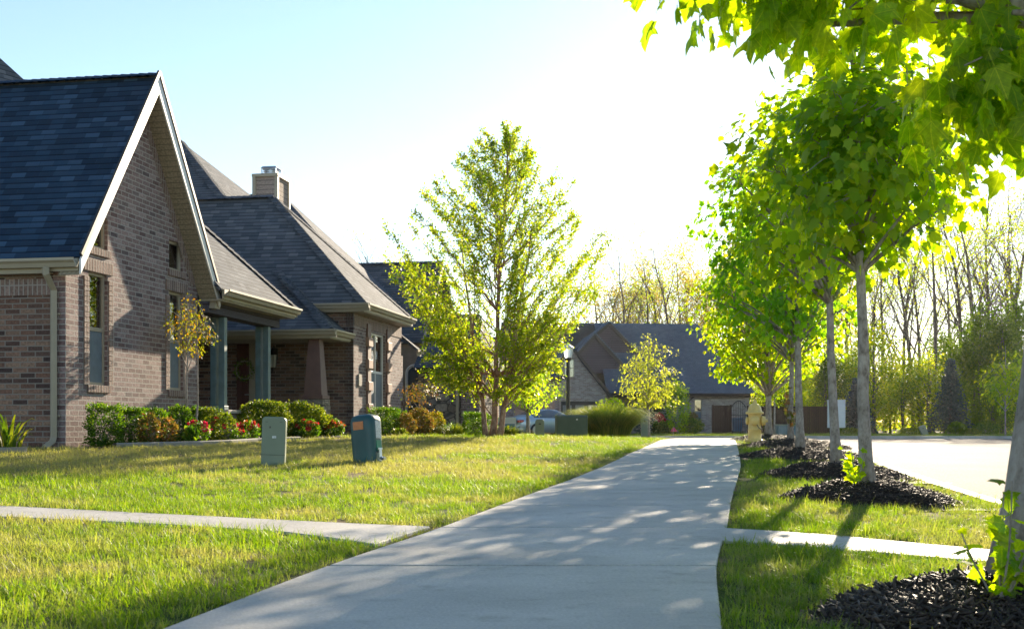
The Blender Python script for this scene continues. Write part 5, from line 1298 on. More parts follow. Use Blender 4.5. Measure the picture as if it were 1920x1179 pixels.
E1 = edging('bed_edging', 'curved concrete edging along the flower bed at the near house', [hw_(215, -8.7), hw_(300, -8.35), hw_(370, -8.0), hw_(430, -7.85), hw_(480, -7.85), hw_(560, -7.6)])
BEDS = [[hw_(160, -9.4), hw_(165, -8.75), hw_(215, -8.7), hw_(300, -8.35), hw_(370, -8.0), hw_(430, -7.85), hw_(480, -7.85), hw_(560, -7.6), hw_(640, -7.6), hw_(655, -8.5), hw_(500, -9.4)],
        [hw_(690, -8.5), hw_(700, -7.0), hw_(760, -6.7), hw_(840, -6.0), hw_(930, -5.0), hw_(925, -6.5), hw_(860, -7.5), hw_(800, -8.3)]]
for b_ in BEDS:
    mb = MB(); c = (sum(p[0] for p in b_)/len(b_), sum(p[1] for p in b_)/len(b_))
    q = resamp(b_ + [b_[0]], 60); vs = [(c[0], c[1], T(*c)+.025)] + [(x, y, T(x, y)+.012) for x, y in q]
    mb.add(vs, [(0, i, i+1) for i in range(1, len(q))]); tag(mb.build('mulch_bed', M['mulch']), kind='structure')

# ------------------------------------------------------------------ grass
def grass():
    rs = np.random.default_rng(5); src = bpy.data.collections.new('tufts')
    for k in range(4):
        vs = []; fs = []; var = []
        nb = 30
        for i in range(nb):
            an = rs.random()*6.28; r0 = .06*math.sqrt(rs.random()); b_ = np.array([r0*math.cos(an), r0*math.sin(an), -.01]); h = .05*(.35+.8*rs.random()); a2 = rs.random()*6.28
            dr = np.array([math.cos(a2), math.sin(a2), 0]); ou = h*rs.random()*1.5; h *= 1.9 if rs.random() < .03 else 1; sd = np.array([-dr[1], dr[0], 0])*.0032*(.7+.6*rs.random()); n0 = len(vs)
            c1 = b_ + dr*ou*.25 + np.array([0, 0, h*.55]); c2 = b_ + dr*ou + np.array([0, 0, h])
            vs += [b_-sd/2, b_+sd/2, c1+sd*.45, c1-sd*.45, c2]; fs += [(n0, n0+1, n0+2, n0+3), (n0+3, n0+2, n0+4)]; var += [rs.random()]*5
        me = bpy.data.meshes.new('tuft'); me.from_pydata([tuple(v) for v in vs], [], fs); me.materials.append(M['grass'])
        at = me.attributes.new('var', 'FLOAT', 'POINT'); at.data.foreach_set('value', np.array(var, dtype=np.float32))
        o = bpy.data.objects.new('tuft', me); src.objects.link(o)
    pts = []; scs = []; dr = []
    def try_(x, y, s):
        px = pathx(y)
        if abs(x-px) < PW + .015*s + .01: return
        if y < 42 and x > kerbx(y) - .02: return
        if any(inpoly(x, y, q) for q in POLYS): return
        for (mx_, my_, mr) in MND:
            if (x-mx_)**2 + (y-my_)**2 < (mr*.95)**2: return
        if y > 12 and any(inpoly(x, y, q) for q in BEDS): return
        r_ = CS*x - SN*y; a_ = SN*x + CS*y
        if r_ < -9.42 and 15.9 < a_: return
        if r_ < -8.5 and a_ > aB0 - 2.2: return
        sx = CX + FP*x/y
        if sx < -420 or sx > 2500: return
        # sparse, shorter growth in places
        f = .5 + .5*math.sin(x*1.7 + math.sin(y*1.3)*1.5)*math.sin(y*1.9 + math.sin(x*2.1))
        s2 = s*.86*(.7 + .45*f + .25*rs.random())
        ed = min(abs(abs(x-px)-PW), 1)
        if ed < .06: s2 *= .8
        pts.append((x, y, T(x, y)-.012)); scs.append(s2)
        e2 = min([abs(abs(x-px)-PW)] + [abs(math.hypot(x-a_, y-b_)-c_) for a_, b_, c_ in MND]); dr.append(.85*rs.random() if (e2 < .09 and rs.random() < .6) else (.8*rs.random() if rs.random() < .06 else 0))
    bands = [(1.6, 5.5, 330, 1.0), (5.5, 9, 230, 1.05), (9, 14, 120, 1.15), (14, 20, 70, 1.3), (20, 30, 30, 1.6), (30, 42, 12, 2.0)]
    for (y0, y1, dens, s) in bands:
        xa = -.62*y1 - .4; xb = min(.72*y1, kerbx(y1)+.1)
        n = int(dens*(y1-y0)*(xb-xa)); X = rs.uniform(xa, xb, n); Y = rs.uniform(y0, y1, n)
        for x, y in zip(X, Y): try_(x, y, s)
    n = int(6*9*60); X = rs.uniform(-8, 45, n); Y = rs.uniform(60.4, 70, n)
    for x, y in zip(X, Y): pts.append((x, y, T(x, y)-.012)); scs.append(2.6); dr.append(0)
    print('tufts', len(pts))
    me = bpy.data.meshes.new('grass'); me.vertices.add(len(pts)); me.vertices.foreach_set('co', np.array(pts).reshape(-1))
    at = me.attributes.new('sc', 'FLOAT', 'POINT'); at.data.foreach_set('value', np.array(scs, dtype=np.float32)); me.materials.append(M['grass'])
    at = me.attributes.new('dry', 'FLOAT', 'POINT'); at.data.foreach_set('value', np.array(dr, dtype=np.float32))
    o = bpy.data.objects.new('grass', me); COL.objects.link(o); tag(o, 'short green and straw coloured lawn grass', 'grass', kind='stuff')
    ng = bpy.data.node_groups.new('grow', 'GeometryNodeTree'); ng.interface.new_socket('Geometry', in_out='INPUT', socket_type='NodeSocketGeometry'); ng.interface.new_socket('Geometry', in_out='OUTPUT', socket_type='NodeSocketGeometry')
    gi = ng.nodes.new('NodeGroupInput'); gout = ng.nodes.new('NodeGroupOutput'); iop = ng.nodes.new('GeometryNodeInstanceOnPoints'); ci = ng.nodes.new('GeometryNodeCollectionInfo')
    ci.inputs['Collection'].default_value = src; ci.inputs['Separate Children'].default_value = True; ci.inputs['Reset Children'].default_value = True
    rv = ng.nodes.new('FunctionNodeRandomValue'); rv.data_type = 'FLOAT_VECTOR'; rv.inputs[0].default_value = (-.3, -.3, 0); rv.inputs[1].default_value = (.3, .3, 6.283)
    na = ng.nodes.new('GeometryNodeInputNamedAttribute'); na.data_type = 'FLOAT'; na.inputs[0].default_value = 'sc'
    L = ng.links.new; L(gi.outputs[0], iop.inputs['Points']); L(ci.outputs[0], iop.inputs['Instance']); iop.inputs['Pick Instance'].default_value = True
    L(rv.outputs[0], iop.inputs['Rotation']); L(na.outputs[0], iop.inputs['Scale']); L(iop.outputs[0], gout.inputs[0])
    m_ = o.modifiers.new('grow', 'NODES'); m_.node_group = ng
grass()

# ------------------------------------------------------------------ street objects
def at_ground(px, py): return gpt(px, py)
# sage-green pedestal
x, y = at_ground(513, 870); pp = FP/y
t = thing('utility_pedestal', 'sage green rounded utility pedestal on the lawn, left of the teal one', 'utility box', (x, y, T(x, y)), R(4), 'utility pedestals on the lawn')
wd, hh = 44/pp, 89/pp
t.rotation_euler = (0, R(1.8), R(4))
def rounded(w, z0, z1, rad, n=8):
    pts = [(-w/2, z0), (w/2, z0)]
    for k in range(n+1): a = PI/2*k/n; pts.append((w/2-rad+rad*math.cos(a), z1-rad+rad*math.sin(a)))
    for k in range(n+1): a = PI/2+PI/2*k/n; pts.append((-w/2+rad+rad*math.cos(a), z1-rad+rad*math.sin(a)))
    return pts
def pedestal(parent, w, h, dp, rad, mat, taper=.9):
    mb = MB(); P = rounded(w, -.05, h, rad); vs = []
    for (dd, k) in ((-dp/2, 1), (dp/2, .96)):
        for (a, b_) in P: q = 1 + (1/taper-1)*(1-max(0, b_)/h)*.5; vs.append((a*q*k, dd, b_*(1 if k == 1 else .985)))
    n = len(P); mb.add(vs, [tuple(range(n)), tuple(reversed(range(n, 2*n)))] + [(i, n+i, n+(i+1) % n, (i+1) % n) for i in range(n)])
    return mb.build('cover', M[mat], parent, bevel=.012)
pedestal(t, wd, hh, .17, .045, 'sagebox', taper=1.0)
mb = MB(); mb.box(-.045, -.032, -.091, -.086, hh*.76, hh*.8); mb.build('keyhole', M['black'], t)
mb = MB()
for s in (-1, 1): mb.box(s*wd*.3-.014, s*wd*.3+.014, -.0915, -.086, hh*.885, hh*.892)
mb.build('vent_slot', M['black'], t)
mb = MB(); mb.box(-wd/2-.002, wd/2+.002, -.088, -.083, hh*.2, hh*.206); mb.build('seam', M['black'], t)
mb = MB(); mb.box(-.012, .03, -.0925, -.086, hh*.55, hh*.6); mb.build('label_strip', M['whitelabel'], t)
# teal leaning pedestal
x, y = at_ground(690, 866); pp = FP/y
t = thing('utility_pedestal', 'leaning dark teal domed utility pedestal with an orange sticker', 'utility box', (x, y, T(x, y)), 0, 'utility pedestals on the lawn')
t.rotation_euler = (R(-2), R(-5.5), R(-24)); w2 = 60/pp*.86; h2 = 89/pp; d2 = .26
mb = MB(); vs = []; n = 20; secs = [(-.05, .94, 0), (h2*.3, .97, 0), (h2*.72, 1.0, 0), (h2*.84, .99, .004), (h2*.92, .93, .02), (h2*.97, .78, .05), (h2*1.0, .5, .1), (h2*1.005, .1, .2)]
for (z, k, _) in secs:
    for i in range(n*2):
        a = 2*PI*i/(n*2); e = 4.5; c, s = math.cos(a), math.sin(a); r = (abs(c)**e + abs(s)**e)**(-1/e)
        vs.append((w2/2*r*c*k, d2/2*r*s*k, z))
m2 = n*2; fs = [(i*m2+k, i*m2+(k+1) % m2, (i+1)*m2+(k+1) % m2, (i+1)*m2+k) for i in range(len(secs)-1) for k in range(m2)] + [tuple((len(secs)-1)*m2+k for k in range(m2))]
mb.sm = True; mb.add(vs, fs); mb.build('cover', M['tealbox'], t, uv=False)
mb = MB(); mb.box(-w2*.28, w2*.14, -d2/2-.004, -d2/2+.003, h2*.68, h2*.85); mb.build('sticker', M['orange'], t)
mb = MB(); mb.box(w2/2-.002, w2/2+.004, -.05, .06, h2*.48, h2*.85); mb.build('label_strip', M['whitelabel'], t)
mb = MB(); mb.box(w2/2-.004, w2/2+.003, -.05, .06, h2*.22, h2*.44); mb.build('label_strip', M['greenlabel'], t)
mb = MB(); mb.lathe([(.02, 0), (.02, .13), (.03, .13), (.03, .15)], 10, (w2/2+.03, -.03, 0)); mb.tube([(w2/2+.03, -.03, .03), (w2/2+.1, -.05, .02)], .022, 8); mb.tube([(w2/2-.01, -.03, .11), (w2/2+.04, -.03, .11)], .014, 6); mb.build('pipe_fitting', M['metal'], t)
# far pedestals, transformer, mailbox cluster
def farped(label, px, py, ppx, hpx, d, rot=0, tilt=0):
    x = W(px, d); t = thing('utility_pedestal', label, 'utility box', (x, d, T(x, d)), 0, 'utility pedestals on the lawn'); t.rotation_euler = (0, R(tilt), R(rot)); pp = FP/d
    pedestal(t, ppx/pp, hpx/pp, .2, ppx/pp*.3, 'sagebox', 1.0)
    mb = MB(); mb.box(-.03, .03, -.107, -.1, hpx/pp*.7, hpx/pp*.76); mb.build('latch', M['black'], t); return t
farped('small sage green pedestal between the birch and the green transformer box', 1012, 820, 17, 33, 30)
farped('slim pale pedestal right of the ornamental grass', 1208, 817, 12, 42, 39.5)
farped('pale leaning pedestal on the far verge before the woods', 1735, 812, 12, 20, 64, tilt=-22)
x = W(1071, 32); t = thing('transformer_box', 'wide green metal transformer box in front of the ornamental grass', 'utility box', (x, 32, T(x, 32)), R(4)); s = 32/FP
w_, h_ = 57*s, 41*s
mb = MB(); mb.prism([(-w_/2, -.28, -.05), (-w_/2, .28, -.05), (-w_/2, .28, h_), (-w_/2, -.22, h_), (-w_/2, -.28, h_*.93)], (w_, 0, 0)); mb.build('cabinet', M['xfmr'], t, bevel=.012)
mb = MB(); mb.box(-w_/2+.02, -.1, -.288, -.281, .02, h_*.9); mb.box(-.085, w_/2-.02, -.288, -.281, .02, h_*.9); mb.build('door', M['xfmr'], t, bevel=.003)
mb = MB(); mb.lathe([(.022, -.02), (.022, .02)], 10, (.12, -.3, h_*.8), 'y'); mb.build('lock', M['metal'], t)
x = W(1476, 62); t = thing('transformer_box', 'low pale teal box behind the maple trunks before the brown fence', 'utility box', (x, 62, T(x, 62)), 0); t.scale = (1.6, 1.4, 1.35)
mb = MB(); mb.box(-.35, .35, -.25, .25, -.05, .4); mb.build('cabinet', M['teal'], t, bevel=.03); mb = MB(); mb.box(-.37, .37, -.27, .27, .4, .45); mb.build('lid', M['sagebox'], t, bevel=.02)
x = W(1568, 63); t = thing('mailbox_cluster', 'white metal cluster mailbox cabinet standing across the street behind a maple trunk', 'mailbox', (x, 63, 0), R(-12)); w_, h_ = .92, 1.46
mb = MB(); mb.box(-w_/2, w_/2, -.22, .22, .42, .42+h_); mb.build('cabinet', M['whitebox'], t, bevel=.02)
mb = MB(); mb.box(-w_/2-.02, w_/2+.02, -.25, .25, .42+h_, .46+h_); mb.build('lid', M['whitebox'], t, bevel=.01)
for i in range(2):
    for j in range(8):
        mb = MB(); mb.box(-.4+i*.41, -.02+i*.41, -.235, -.222, .5+j*.165, .65+j*.165); mb.build('mail_door', M['whitebox'], t, bevel=.006)
mb = MB(); mb.box(-.14, .14, -.12, .12, -.05, .42); mb.build('pedestal', M['teal'], t)
# hydrant
d = 22.5; x = W(1415, d); s = d/FP; zg_ = T(x, d); Hh = 78*s
t = thing('fire_hydrant', 'yellow fire hydrant on the grass beside the sidewalk', 'hydrant', (x, d, zg_+.02), R(-12))
k = Hh/.80
mb = MB(); mb.sm = True
def sc(pr): return [(a*k, b_*k) for a, b_ in pr]
mb.lathe(sc([(.16, .0), (.19, .01), (.19, .045), (.16, .05), (.135, .06), (.125, .085), (.125, .23), (.132, .235), (.132, .25), (.122, .255), (.122, .52), (.13, .54), (.168, .545), (.172, .58), (.155, .59), (.135, .60), (.128, .63), (.115, .675), (.09, .715), (.055, .74), (.038, .745), (.038, .785), (.03, .80)]), 28)
mb.build('barrel', M['hydrant'], t, uv=False)
mb = MB()
for j in range(8): a = 2*PI*j/8; mb.lathe([(.014*k, .045*k), (.014*k, .07*k)], 6, (.165*k*math.cos(a), .165*k*math.sin(a), 0))
mb.lathe([(.028*k, .785*k), (.024*k, .82*k)], 5); mb.build('bolt', M['hydrant'], t, uv=False)
mb = MB(); mb.sm = True; mb.lathe([(.07*k, .08*k), (.085*k, .13*k), (.1*k, .135*k), (.1*k, .15*k), (.085*k, .16*k), (.085*k, .2*k), (.03*k, .21*k), (.025*k, .25*k)], 20, (0, 0, .415*k), 'x'); mb.build('nozzle_cap', M['hydrant'], t, uv=False)
mb = MB(); mb.sm = True; mb.lathe([(-.0+.02*k, -.21*k), (.05*k, -.2*k), (.085*k, -.19*k), (.09*k, -.165*k), (.09*k, -.15*k), (.07*k, -.14*k), (.07*k, -.08*k)], 20, (0, 0, .415*k), 'y'); mb.build('nozzle_cap', M['hydrant'], t, uv=False)
mb = MB(); mb.sm = True; mb.lathe([(.055*k, -.08*k), (.065*k, -.13*k), (.075*k, -.135*k), (.075*k, -.16*k), (.03*k, -.17*k)], 16, (0, 0, .415*k), 'x'); mb.build('nozzle_cap', M['hydrant'], t, uv=False)
mb = MB(); mb.tube([(.03*k, -.16*k, .37*k), (.07*k, -.17*k, .29*k), (.13*k, -.13*k, .24*k), (.18*k, -.06*k, .28*k), (.16*k, -.0, .34*k)], .008*k, 5); mb.build('chain', M['darktrim'], t, uv=False)
mb = MB(); mb.lathe([(.09*k, -.12), (.09*k, .0)], 14); mb.build('standpipe', M['black'], t)
# street lamp
d = 41.; x = W(1065, d); s = d/FP; z_ = T(x, d); Ht = Z(648, d)-z_
t = thing('street_lamp', 'black post lamp with a frosted urn lantern behind the birch', 'street lamp', (x, d, z_))
mb = MB(); mb.lathe([(.16, 0), (.16, .25), (.1, .4), (.075, .5), (.065, Ht-.55), (.11, Ht-.5), (.12, Ht-.42)], 12); mb.build('pole', M['black'], t)
la = MB(); la.lathe([(.13, Ht-.42), (.2, Ht-.08), (.16, Ht-.05)], 10); lo = la.build('lantern', M['lampglass'], t)
mb = MB(); mb.lathe([(.2, Ht-.06), (.12, Ht), (.03, Ht+.06), (.02, Ht+.12)], 10); mb.build('finial', M['whitebox'], t)
# flag, yard sign
x, y = W(1262, 37), 37; t = thing('marker_flag', 'tiny pink marker flag on the far lawn', 'flag', (x, y, T(x, y))); mb = MB(); mb.tube([(0,0,0), (.02, 0, .36)], .006, 4); mb.build('wire', M['metal'], t); mb = MB(); mb.prism([(.02, 0, .36), (-.08, 0, .2), (.14, .01, .2)], (0, .006, 0)); mb.build('pennant', M['pink'], t)
x, y = W(951, 40), 40; t = thing('yard_sign', 'small pale blue yard sign right of the birch trunks', 'sign', (x, y, T(x, y))); mb = MB(); mb.box(-.3, .3, -.01, .01, .2, .62); mb.build('panel', M['whitebox'], t); mb = MB(); mb.box(-.26, .26, -.014, -.011, .26, .4); mb.build('print', M['blue'], t)
for s_ in (-1, 1): mb = MB(); mb.tube([(s_*.25, 0, -.05), (s_*.25, 0, .3)], .012, 5); mb.build('stake', M['metal'], t)
# fence, gate
def fence(label, pxa, pxb, d, h, post_at=()):
    xa, xb = W(pxa, d), W(pxb, d); t = thing('board_fence', label, 'fence', (xa, d, T(xa, d))); w = xb-xa
    mb = MB(); n = max(2, int(w/.14))
    for i in range(n): mb.box(w*i/n, w*(i+1)/n-.008, 0, .025, .02, h + .0*i)
    mb.build('boards', M['fence'], t)
    mb = MB(); mb.box(-.02, w+.02, -.02, .05, h+.002, h+.05); mb.build('cap_rail', M['fence'], t)
    for p in np.linspace(0, w, max(2, int(w/2.4)+1)): mb = MB(); mb.box(p-.06, p+.06, -.07, .05-.053, 0, h+.1); mb.build('post', M['fence'], t)
fence('short brown board fence panel left of the iron gate', 1336, 1370, 74, 1.75)
fence('long dark brown board fence behind the maple trunks', 1402, 1566, 74, 1.7)
xa, xb = W(1372, 74), W(1399, 74); t = thing('iron_gate', 'arched black iron gate in the brown fence', 'gate', (xa, 74.1, 0)); w = xb-xa
mb = MB()
for i in range(9):
    u = i/8; zt = 1.75 + .35*math.sin(PI*u); mb.tube([(w*u, 0, .05), (w*u, 0, zt)], .016, 4)
mb.tube([(w*i/16, 0, 1.7+.4*math.sin(PI*i/16)) for i in range(17)], .03, 5); mb.tube([(0, 0, .15), (w, 0, .15)], .025, 4); mb.tube([(0, 0, 1.2), (w, 0, 1.2)], .02, 4); mb.build('bars', M['black'], t)
mb = MB(); mb.box(0, w, .0, .0, 0, 0) if 0 else None
x = W(1382, 75.5); t = thing('wheeled_bin', 'dark blue wheeled bin behind the iron gate', 'bin', (x, 75.5, 0)); mb = MB(); mb.hexa([(-.25,-.25,.1),(.25,-.25,.1),(.25,.25,.1),(-.25,.25,.1)], [(-.3,-.3,.95),(.3,-.3,.95),(.3,.3,.95),(-.3,.3,.95)]); mb.build('body', M['blue'], t, bevel=.03); mb = MB(); mb.box(-.32, .32, -.33, .33, .955, 1.02); mb.build('lid', M['blue'], t, bevel=.02)
for s_ in (-1, 1): mb = MB(); mb.lathe([(.1, -.03), (.1, .03)], 12, (s_*.26, .25, .1), 'x'); mb.build('wheel', M['tyre'], t)
# car
def car(label, px, d, rz):
    x = W(px, d); t = thing('parked_car', label, 'car', (x, d, T(x, d)-.02), rz)
    # stations along the length (front is +x): x, floor, sill, belt z, half width, roof z, roof half width
    S = [(-2.28, .42, .60, .80, .70, .86, .60), (-2.2, .28, .5, .92, .82, .98, .70), (-1.8, .22, .5, .98, .89, 1.04, .72), (-1.45, .20, .5, .98, .90, 1.14, .66), (-.95, .18, .5, .97, .91, 1.36, .60), (-.3, .18, .5, .96, .92, 1.45, .60), (.35, .18, .5, .95, .92, 1.42, .60), (.85, .18, .5, .93, .91, 1.22, .64), (1.25, .20, .5, .90, .90, .97, .74), (1.8, .22, .5, .82, .88, .88, .74), (2.2, .26, .5, .68, .78, .74, .66), (2.32, .38, .5, .6, .62, .62, .5)]
    mb = MB(); mb.sm = True; vs = []
    for (sx, z0, zs, zb_, w, zr_, wr_) in S:
        h = [(0, z0), (w*.9, z0), (w, zs), (w*1.0, (zs+zb_)/2), (w*.96, zb_), (wr_, zr_-.03), (wr_*.8, zr_), (0, zr_+.01)]
        ring = h + [(-a, b_) for a, b_ in reversed(h[1:-1])]
        vs += [(sx, a, b_) for a, b_ in ring]
    n = 14; fs = [(i*n+k, i*n+(k+1) % n, (i+1)*n+(k+1) % n, (i+1)*n+k) for i in range(len(S)-1) for k in range(n)] + [tuple(range(n)), tuple((len(S)-1)*n+k for k in reversed(range(n)))]
    # glasshouse faces get the glass material
    mb.add(vs, fs)
    for i in range(len(S)-1):
        for k in (4, 9): 
            if 3 <= i <= 7: mb.m[i*n+k] = 1
        if i in (3,): 
            for k in (5, 6, 7, 8): mb.m[i*n+k] = 1
        if i in (7,):
            for k in (5, 6, 7, 8): mb.m[i*n+k] = 1
    body = mb.build('body', [M['carpaint'], M['carglass']], t, uv=False)
    for sx in (-1.4, 1.4):
        for sy in (-1, 1):
            w_ = MB(); w_.sm = True; w_.lathe([(.2, -.1), (.31, -.1), (.33, -.07), (.33, .07), (.31, .1), (.2, .1)], 24, (sx, sy*.83, .33), 'y'); wo = w_.build('wheel', M['tyre'], t, uv=False)
            r = MB(); r.lathe([(.02, -.02), (.21, -.02), (.22, .0), (.02, .0)], 20, (sx, sy*.93, .33), 'y')
            for q in range(5): a = 2*PI*q/5; r.beam((sx, sy*.94, .33), (sx+.2*math.cos(a), sy*.94, .33+.2*math.sin(a)), .05, .03, up=(0, 1, 0))
            r.build('rim', M['rim'], wo)
    for sy in (-1, 1):
        l = MB(); l.box(-2.29, -2.1, sy*.45, sy*.82, .72, .86); l.build('tail_light', M['taillight'], t, bevel=.03)
    l = MB(); l.box(-2.30, -2.26, -.18, .18, .5, .62); l.build('number_plate', M['white'], t)
    l = MB(); l.box(-2.31, -2.0, -.8, .8, .3, .44); l.build('bumper', M['carpaint'], t, bevel=.06)
    for sy in (-1, 1): l = MB(); l.box(.72, .9, sy*.93, sy*1.06, .92, 1.04); l.build('mirror', M['carpaint'], t, bevel=.03)
car('silver-blue sedan parked in the driveway behind the birch, seen from its rear corner', 1022, 64, R(38))

# ------------------------------------------------------------------ woods beyond the street
def bare_proto(seed, H=17, leaf=700, mat='wood', lean=0):
    rs = np.random.default_rng(seed); t = thing('woodland_tree', None, None); mb = MB(); tips = []
    def rec(p, d, L, r, lev):
        n = 4 if lev < 3 else 2; pts = [p]; dd = d.copy()
        for i in range(n): dd = dd + rs.normal(size=3)*(.10 if lev else .035) + np.array([0, 0, .05*(lev > 0)]); dd /= np.linalg.norm(dd); pts.append(pts[-1] + dd*L/n)
        mb.tube(pts, [r*(1-.55*i/n) for i in range(n+1)], 6 if lev == 0 else (4 if lev < 3 else 3), cap=False)
        if lev >= 4: tips.append(pts[-1]); return
        k = (7, 5, 4, 3)[lev]
        for j in range(k):
            s = (.38 + .62*(j+.5)/k) if lev == 0 else (.25 + .75*(j+rs.random())/k); f = s*n; i0 = min(n-1, int(f)); q = pts[i0] + (pts[i0+1]-pts[i0])*(f-i0)
            a = rs.normal(size=3); a -= dd*a.dot(dd); a /= np.linalg.norm(a); nd_ = dd*.85 + a*(.42 + .25*rs.random()); nd_ /= np.linalg.norm(nd_)
            rec(q, nd_, L*(.62 if lev else .42)*(1.1-.35*s)*(.8+.4*rs.random()), r*.42*(1.15-.5*s), lev+1)
        if lev == 0: rec(pts[-1], dd, L*.4, r*.42, 1)
    rec(np.array([0, 0, -.3]), np.array([lean, 0, 1.])/math.hypot(1, lean), H*.72, H*.0115, 0)
    mb.sm = True; mb.build('trunk', M['woodbark'], t, uv=False)
    tips = np.array(tips)
    if leaf:
        i = rs.integers(0, len(tips), leaf); P = tips[i] + rs.normal(size=(leaf, 3))*.3; leaf_obj('crown', M[mat], P, rs.normal(size=(leaf, 3)), rs.normal(size=(leaf, 3)), .13+.12*rs.random(leaf), DIAM, parent=t)
    return t
WG = 'tall thin trees of the wood behind the street'
protos = [bare_proto(101, 17, 3200, 'gold'), bare_proto(102, 18, 500, 'wood'), bare_proto(103, 16, 3600, 'gold', lean=.12), bare_proto(104, 17, 200, lean=-.08), bare_proto(105, 18, 2200, 'wood')]
rs = np.random.default_rng(77)
place = []
for (px, d, s, k) in [(1130, 104, .86, 0), (1163, 98, .82, 1), (1190, 110, .92, 2), (1215, 100, .86, 3), (1240, 106, .88, 4), (1262, 96, .84, 1), (1285, 108, .92, 0), (1308, 98, .86, 2), (1332, 112, .98, 4), (1355, 100, .9, 0), (1385, 106, .98, 2), (1420, 100, .9, 1), (1462, 108, .95, 0), (1500, 98, .92, 4), (1535, 92, .85, 2),
    (1590, 90, .8, 1), (1625, 104, .92, 4), (1660, 92, .86, 3), (1690, 100, .98, 1), (1715, 86, .9, 0), (1748, 82, .96, 3), (1775, 96, .94, 2), (1805, 88, .98, 1), (1832, 84, 1.0, 4), (1858, 92, 1.12, 3), (1885, 86, 1.05, 0), (1915, 90, 1.08, 1), (1945, 88, 1.1, 2), (1150, 116, .9, 4), (1232, 120, .96, 0), (1300, 122, 1.0, 1), (1375, 118, 1.0, 3), (1640, 116, 1.0, 2), (1730, 112, 1.1, 4), (1820, 114, 1.15, 0), (1890, 118, 1.25, 2), (684, 96, .86, 3), (720, 110, .92, 1)]:
    place.append((px, d, s, k))
used = set()
for (px, d, s, k) in place:
    k = {0: 1, 2: 3}.get(k, k) if px > 1560 else k
    o = protos[k] if k not in used else copy_tree(protos[k]); used.add(k)
    x = W(px, d); o.location = (x, d, -.05); o.scale = (s, s, s); o.rotation_euler = (0, 0, rs.random()*6.28)
    tag(o, 'thin leafless woodland tree rising behind the roof of the second brick house' if px < 800 else ('tall thin woodland tree with sparse spring leaves behind the blue-grey roof' if px < 1420 else 'tall thin woodland tree with sparse spring leaves across the street on the right'), 'tree', WG if px >= 800 else 'leafless trees behind the left roofs')
def bushproto(seed, w, h, n, ls, mat, name='understory_tree'):
    rs = np.random.default_rng(seed); t = thing(name, None, None); C = []
    for i in range(46):
        d_ = rs.normal(size=3); d_ /= np.linalg.norm(d_); p = d_*np.array([w/2, w/2, h/2])*rs.random()**.5 + np.array([0, 0, h*.5]); f = p[2]/h; p[:2] *= 1.1-.5*f; C.append(p)
    C = np.array(C); i = rs.integers(0, len(C), n); P = C[i] + rs.normal(size=(n, 3))*w*.085
    P[:, 2] = np.abs(P[:, 2])
    mb = MB(); mb.sm = True; mb.tube([(0, 0, -.2), (.05*w, 0, h*.4), (0, 0, h*.85)], [.012*h+.03, .008*h+.02, .02], 6)
    for c in C[::2]: mb.tube([(0, 0, max(.1, c[2]-w*.35)), (c[0]*.5, c[1]*.5, c[2]-w*.08), c], [.03, .02, .01], 3, cap=False)
    mb.build('trunk', M['woodbark'], t, uv=False)
    global rng; old = rng; rng = rs
    leaf_obj('crown', M[mat], P, rs.normal(size=(n, 3)) + np.array([0, 0, -.4]), rs.normal(size=(n, 3)) + np.array([0, 0, .5]), ls*(.6+.8*rs.random(n)), DIAM if ls < .2 else OVAL, parent=t); rng = old
    return t
UB = [bushproto(201, 5, 6.5, 3600, .17, 'wood'), bushproto(202, 4.4, 8, 4000, .17, 'wood'), bushproto(203, 5.5, 5, 5200, .17, 'wooddark'), bushproto(204, 5, 9.5, 7600, .17, 'wooddark')]
used = set(); up_ = []
for i, px in enumerate(range(1120, 1960, 26)):
    up_.append((px + rs.uniform(-8, 8), rs.uniform(78, 92) if px > 1560 else rs.uniform(90, 100), rs.uniform(.75, 1.0), int(rs.integers(0, 2)) if px < 1760 else (3 if i % 2 else 0)))
for (px, d, s, k) in [(1790, 76, .62, 2), (1840, 80, 1.0, 3), (1878, 78, 1.0, 3), (1905, 82, 1.05, 3), (1862, 74, .55, 2), (1600, 82, .7, 1), (1480, 84, .8, 2), (1640, 80, .55, 0), (1500, 79, .7, 0), (1545, 80, .7, 3)]: up_.append((px, d, s, k))
for (px, d, s, k) in up_:
    o = UB[k] if k not in used else copy_tree(UB[k]); used.add(k)
    o.location = (W(px, d), d, -.05); o.scale = (s, s, s*rs.uniform(.9, 1.15)); o.rotation_euler = (0, 0, rs.random()*6.28)
    dk = k > 1
    tag(o, ('dense dark green tree at the edge of the wood' if dk else 'sunlit yellow-green leafy tree in the understory of the wood') , 'tree', 'dense dark trees at the wood edge' if dk else 'leafy understory trees of the wood')
def spruce(label, px, d, h, w, seed):
    rs = np.random.default_rng(seed); x = W(px, d); t = thing('spruce_tree', label, 'tree', (x, d, 0)); mb = MB(); mb.tube([(0,0,-.1), (0,0,h)], [.12, .02], 8); P = []; A = []
    for i in range(150):
        s = (i/150)**.85; z = .3 + (h-.35)*s; an = i*2.4; r = w/2*(1-s)*(.8+.35*rs.random())+.08; q = np.array([r*math.cos(an), r*math.sin(an), z-.12*r]); mb.tube([(0, 0, z), q], [.02, .008], 3, cap=False)
        for u in rs.random(int(20+50*(1-s))): P.append(np.array([0, 0, z])*(1-u) + q*u + rs.normal(size=3)*np.array([.12, .12, .06])*(.6+.5*u)); A.append(q-np.array([0, 0, z]) + rs.normal(size=3)*.5)
    mb.build('trunk', M['woodbark'], t, uv=False); n = len(P); leaf_obj('crown', M['spruce'], P, A, rs.normal(size=(n, 3)) + np.array([0, 0, .8]), .15*(.6+.6*rs.random(n)), DIAM, parent=t)
spruce('blue-green spruce standing alone on the far verge', 1782, 72, 4.6, 2.6, 301)
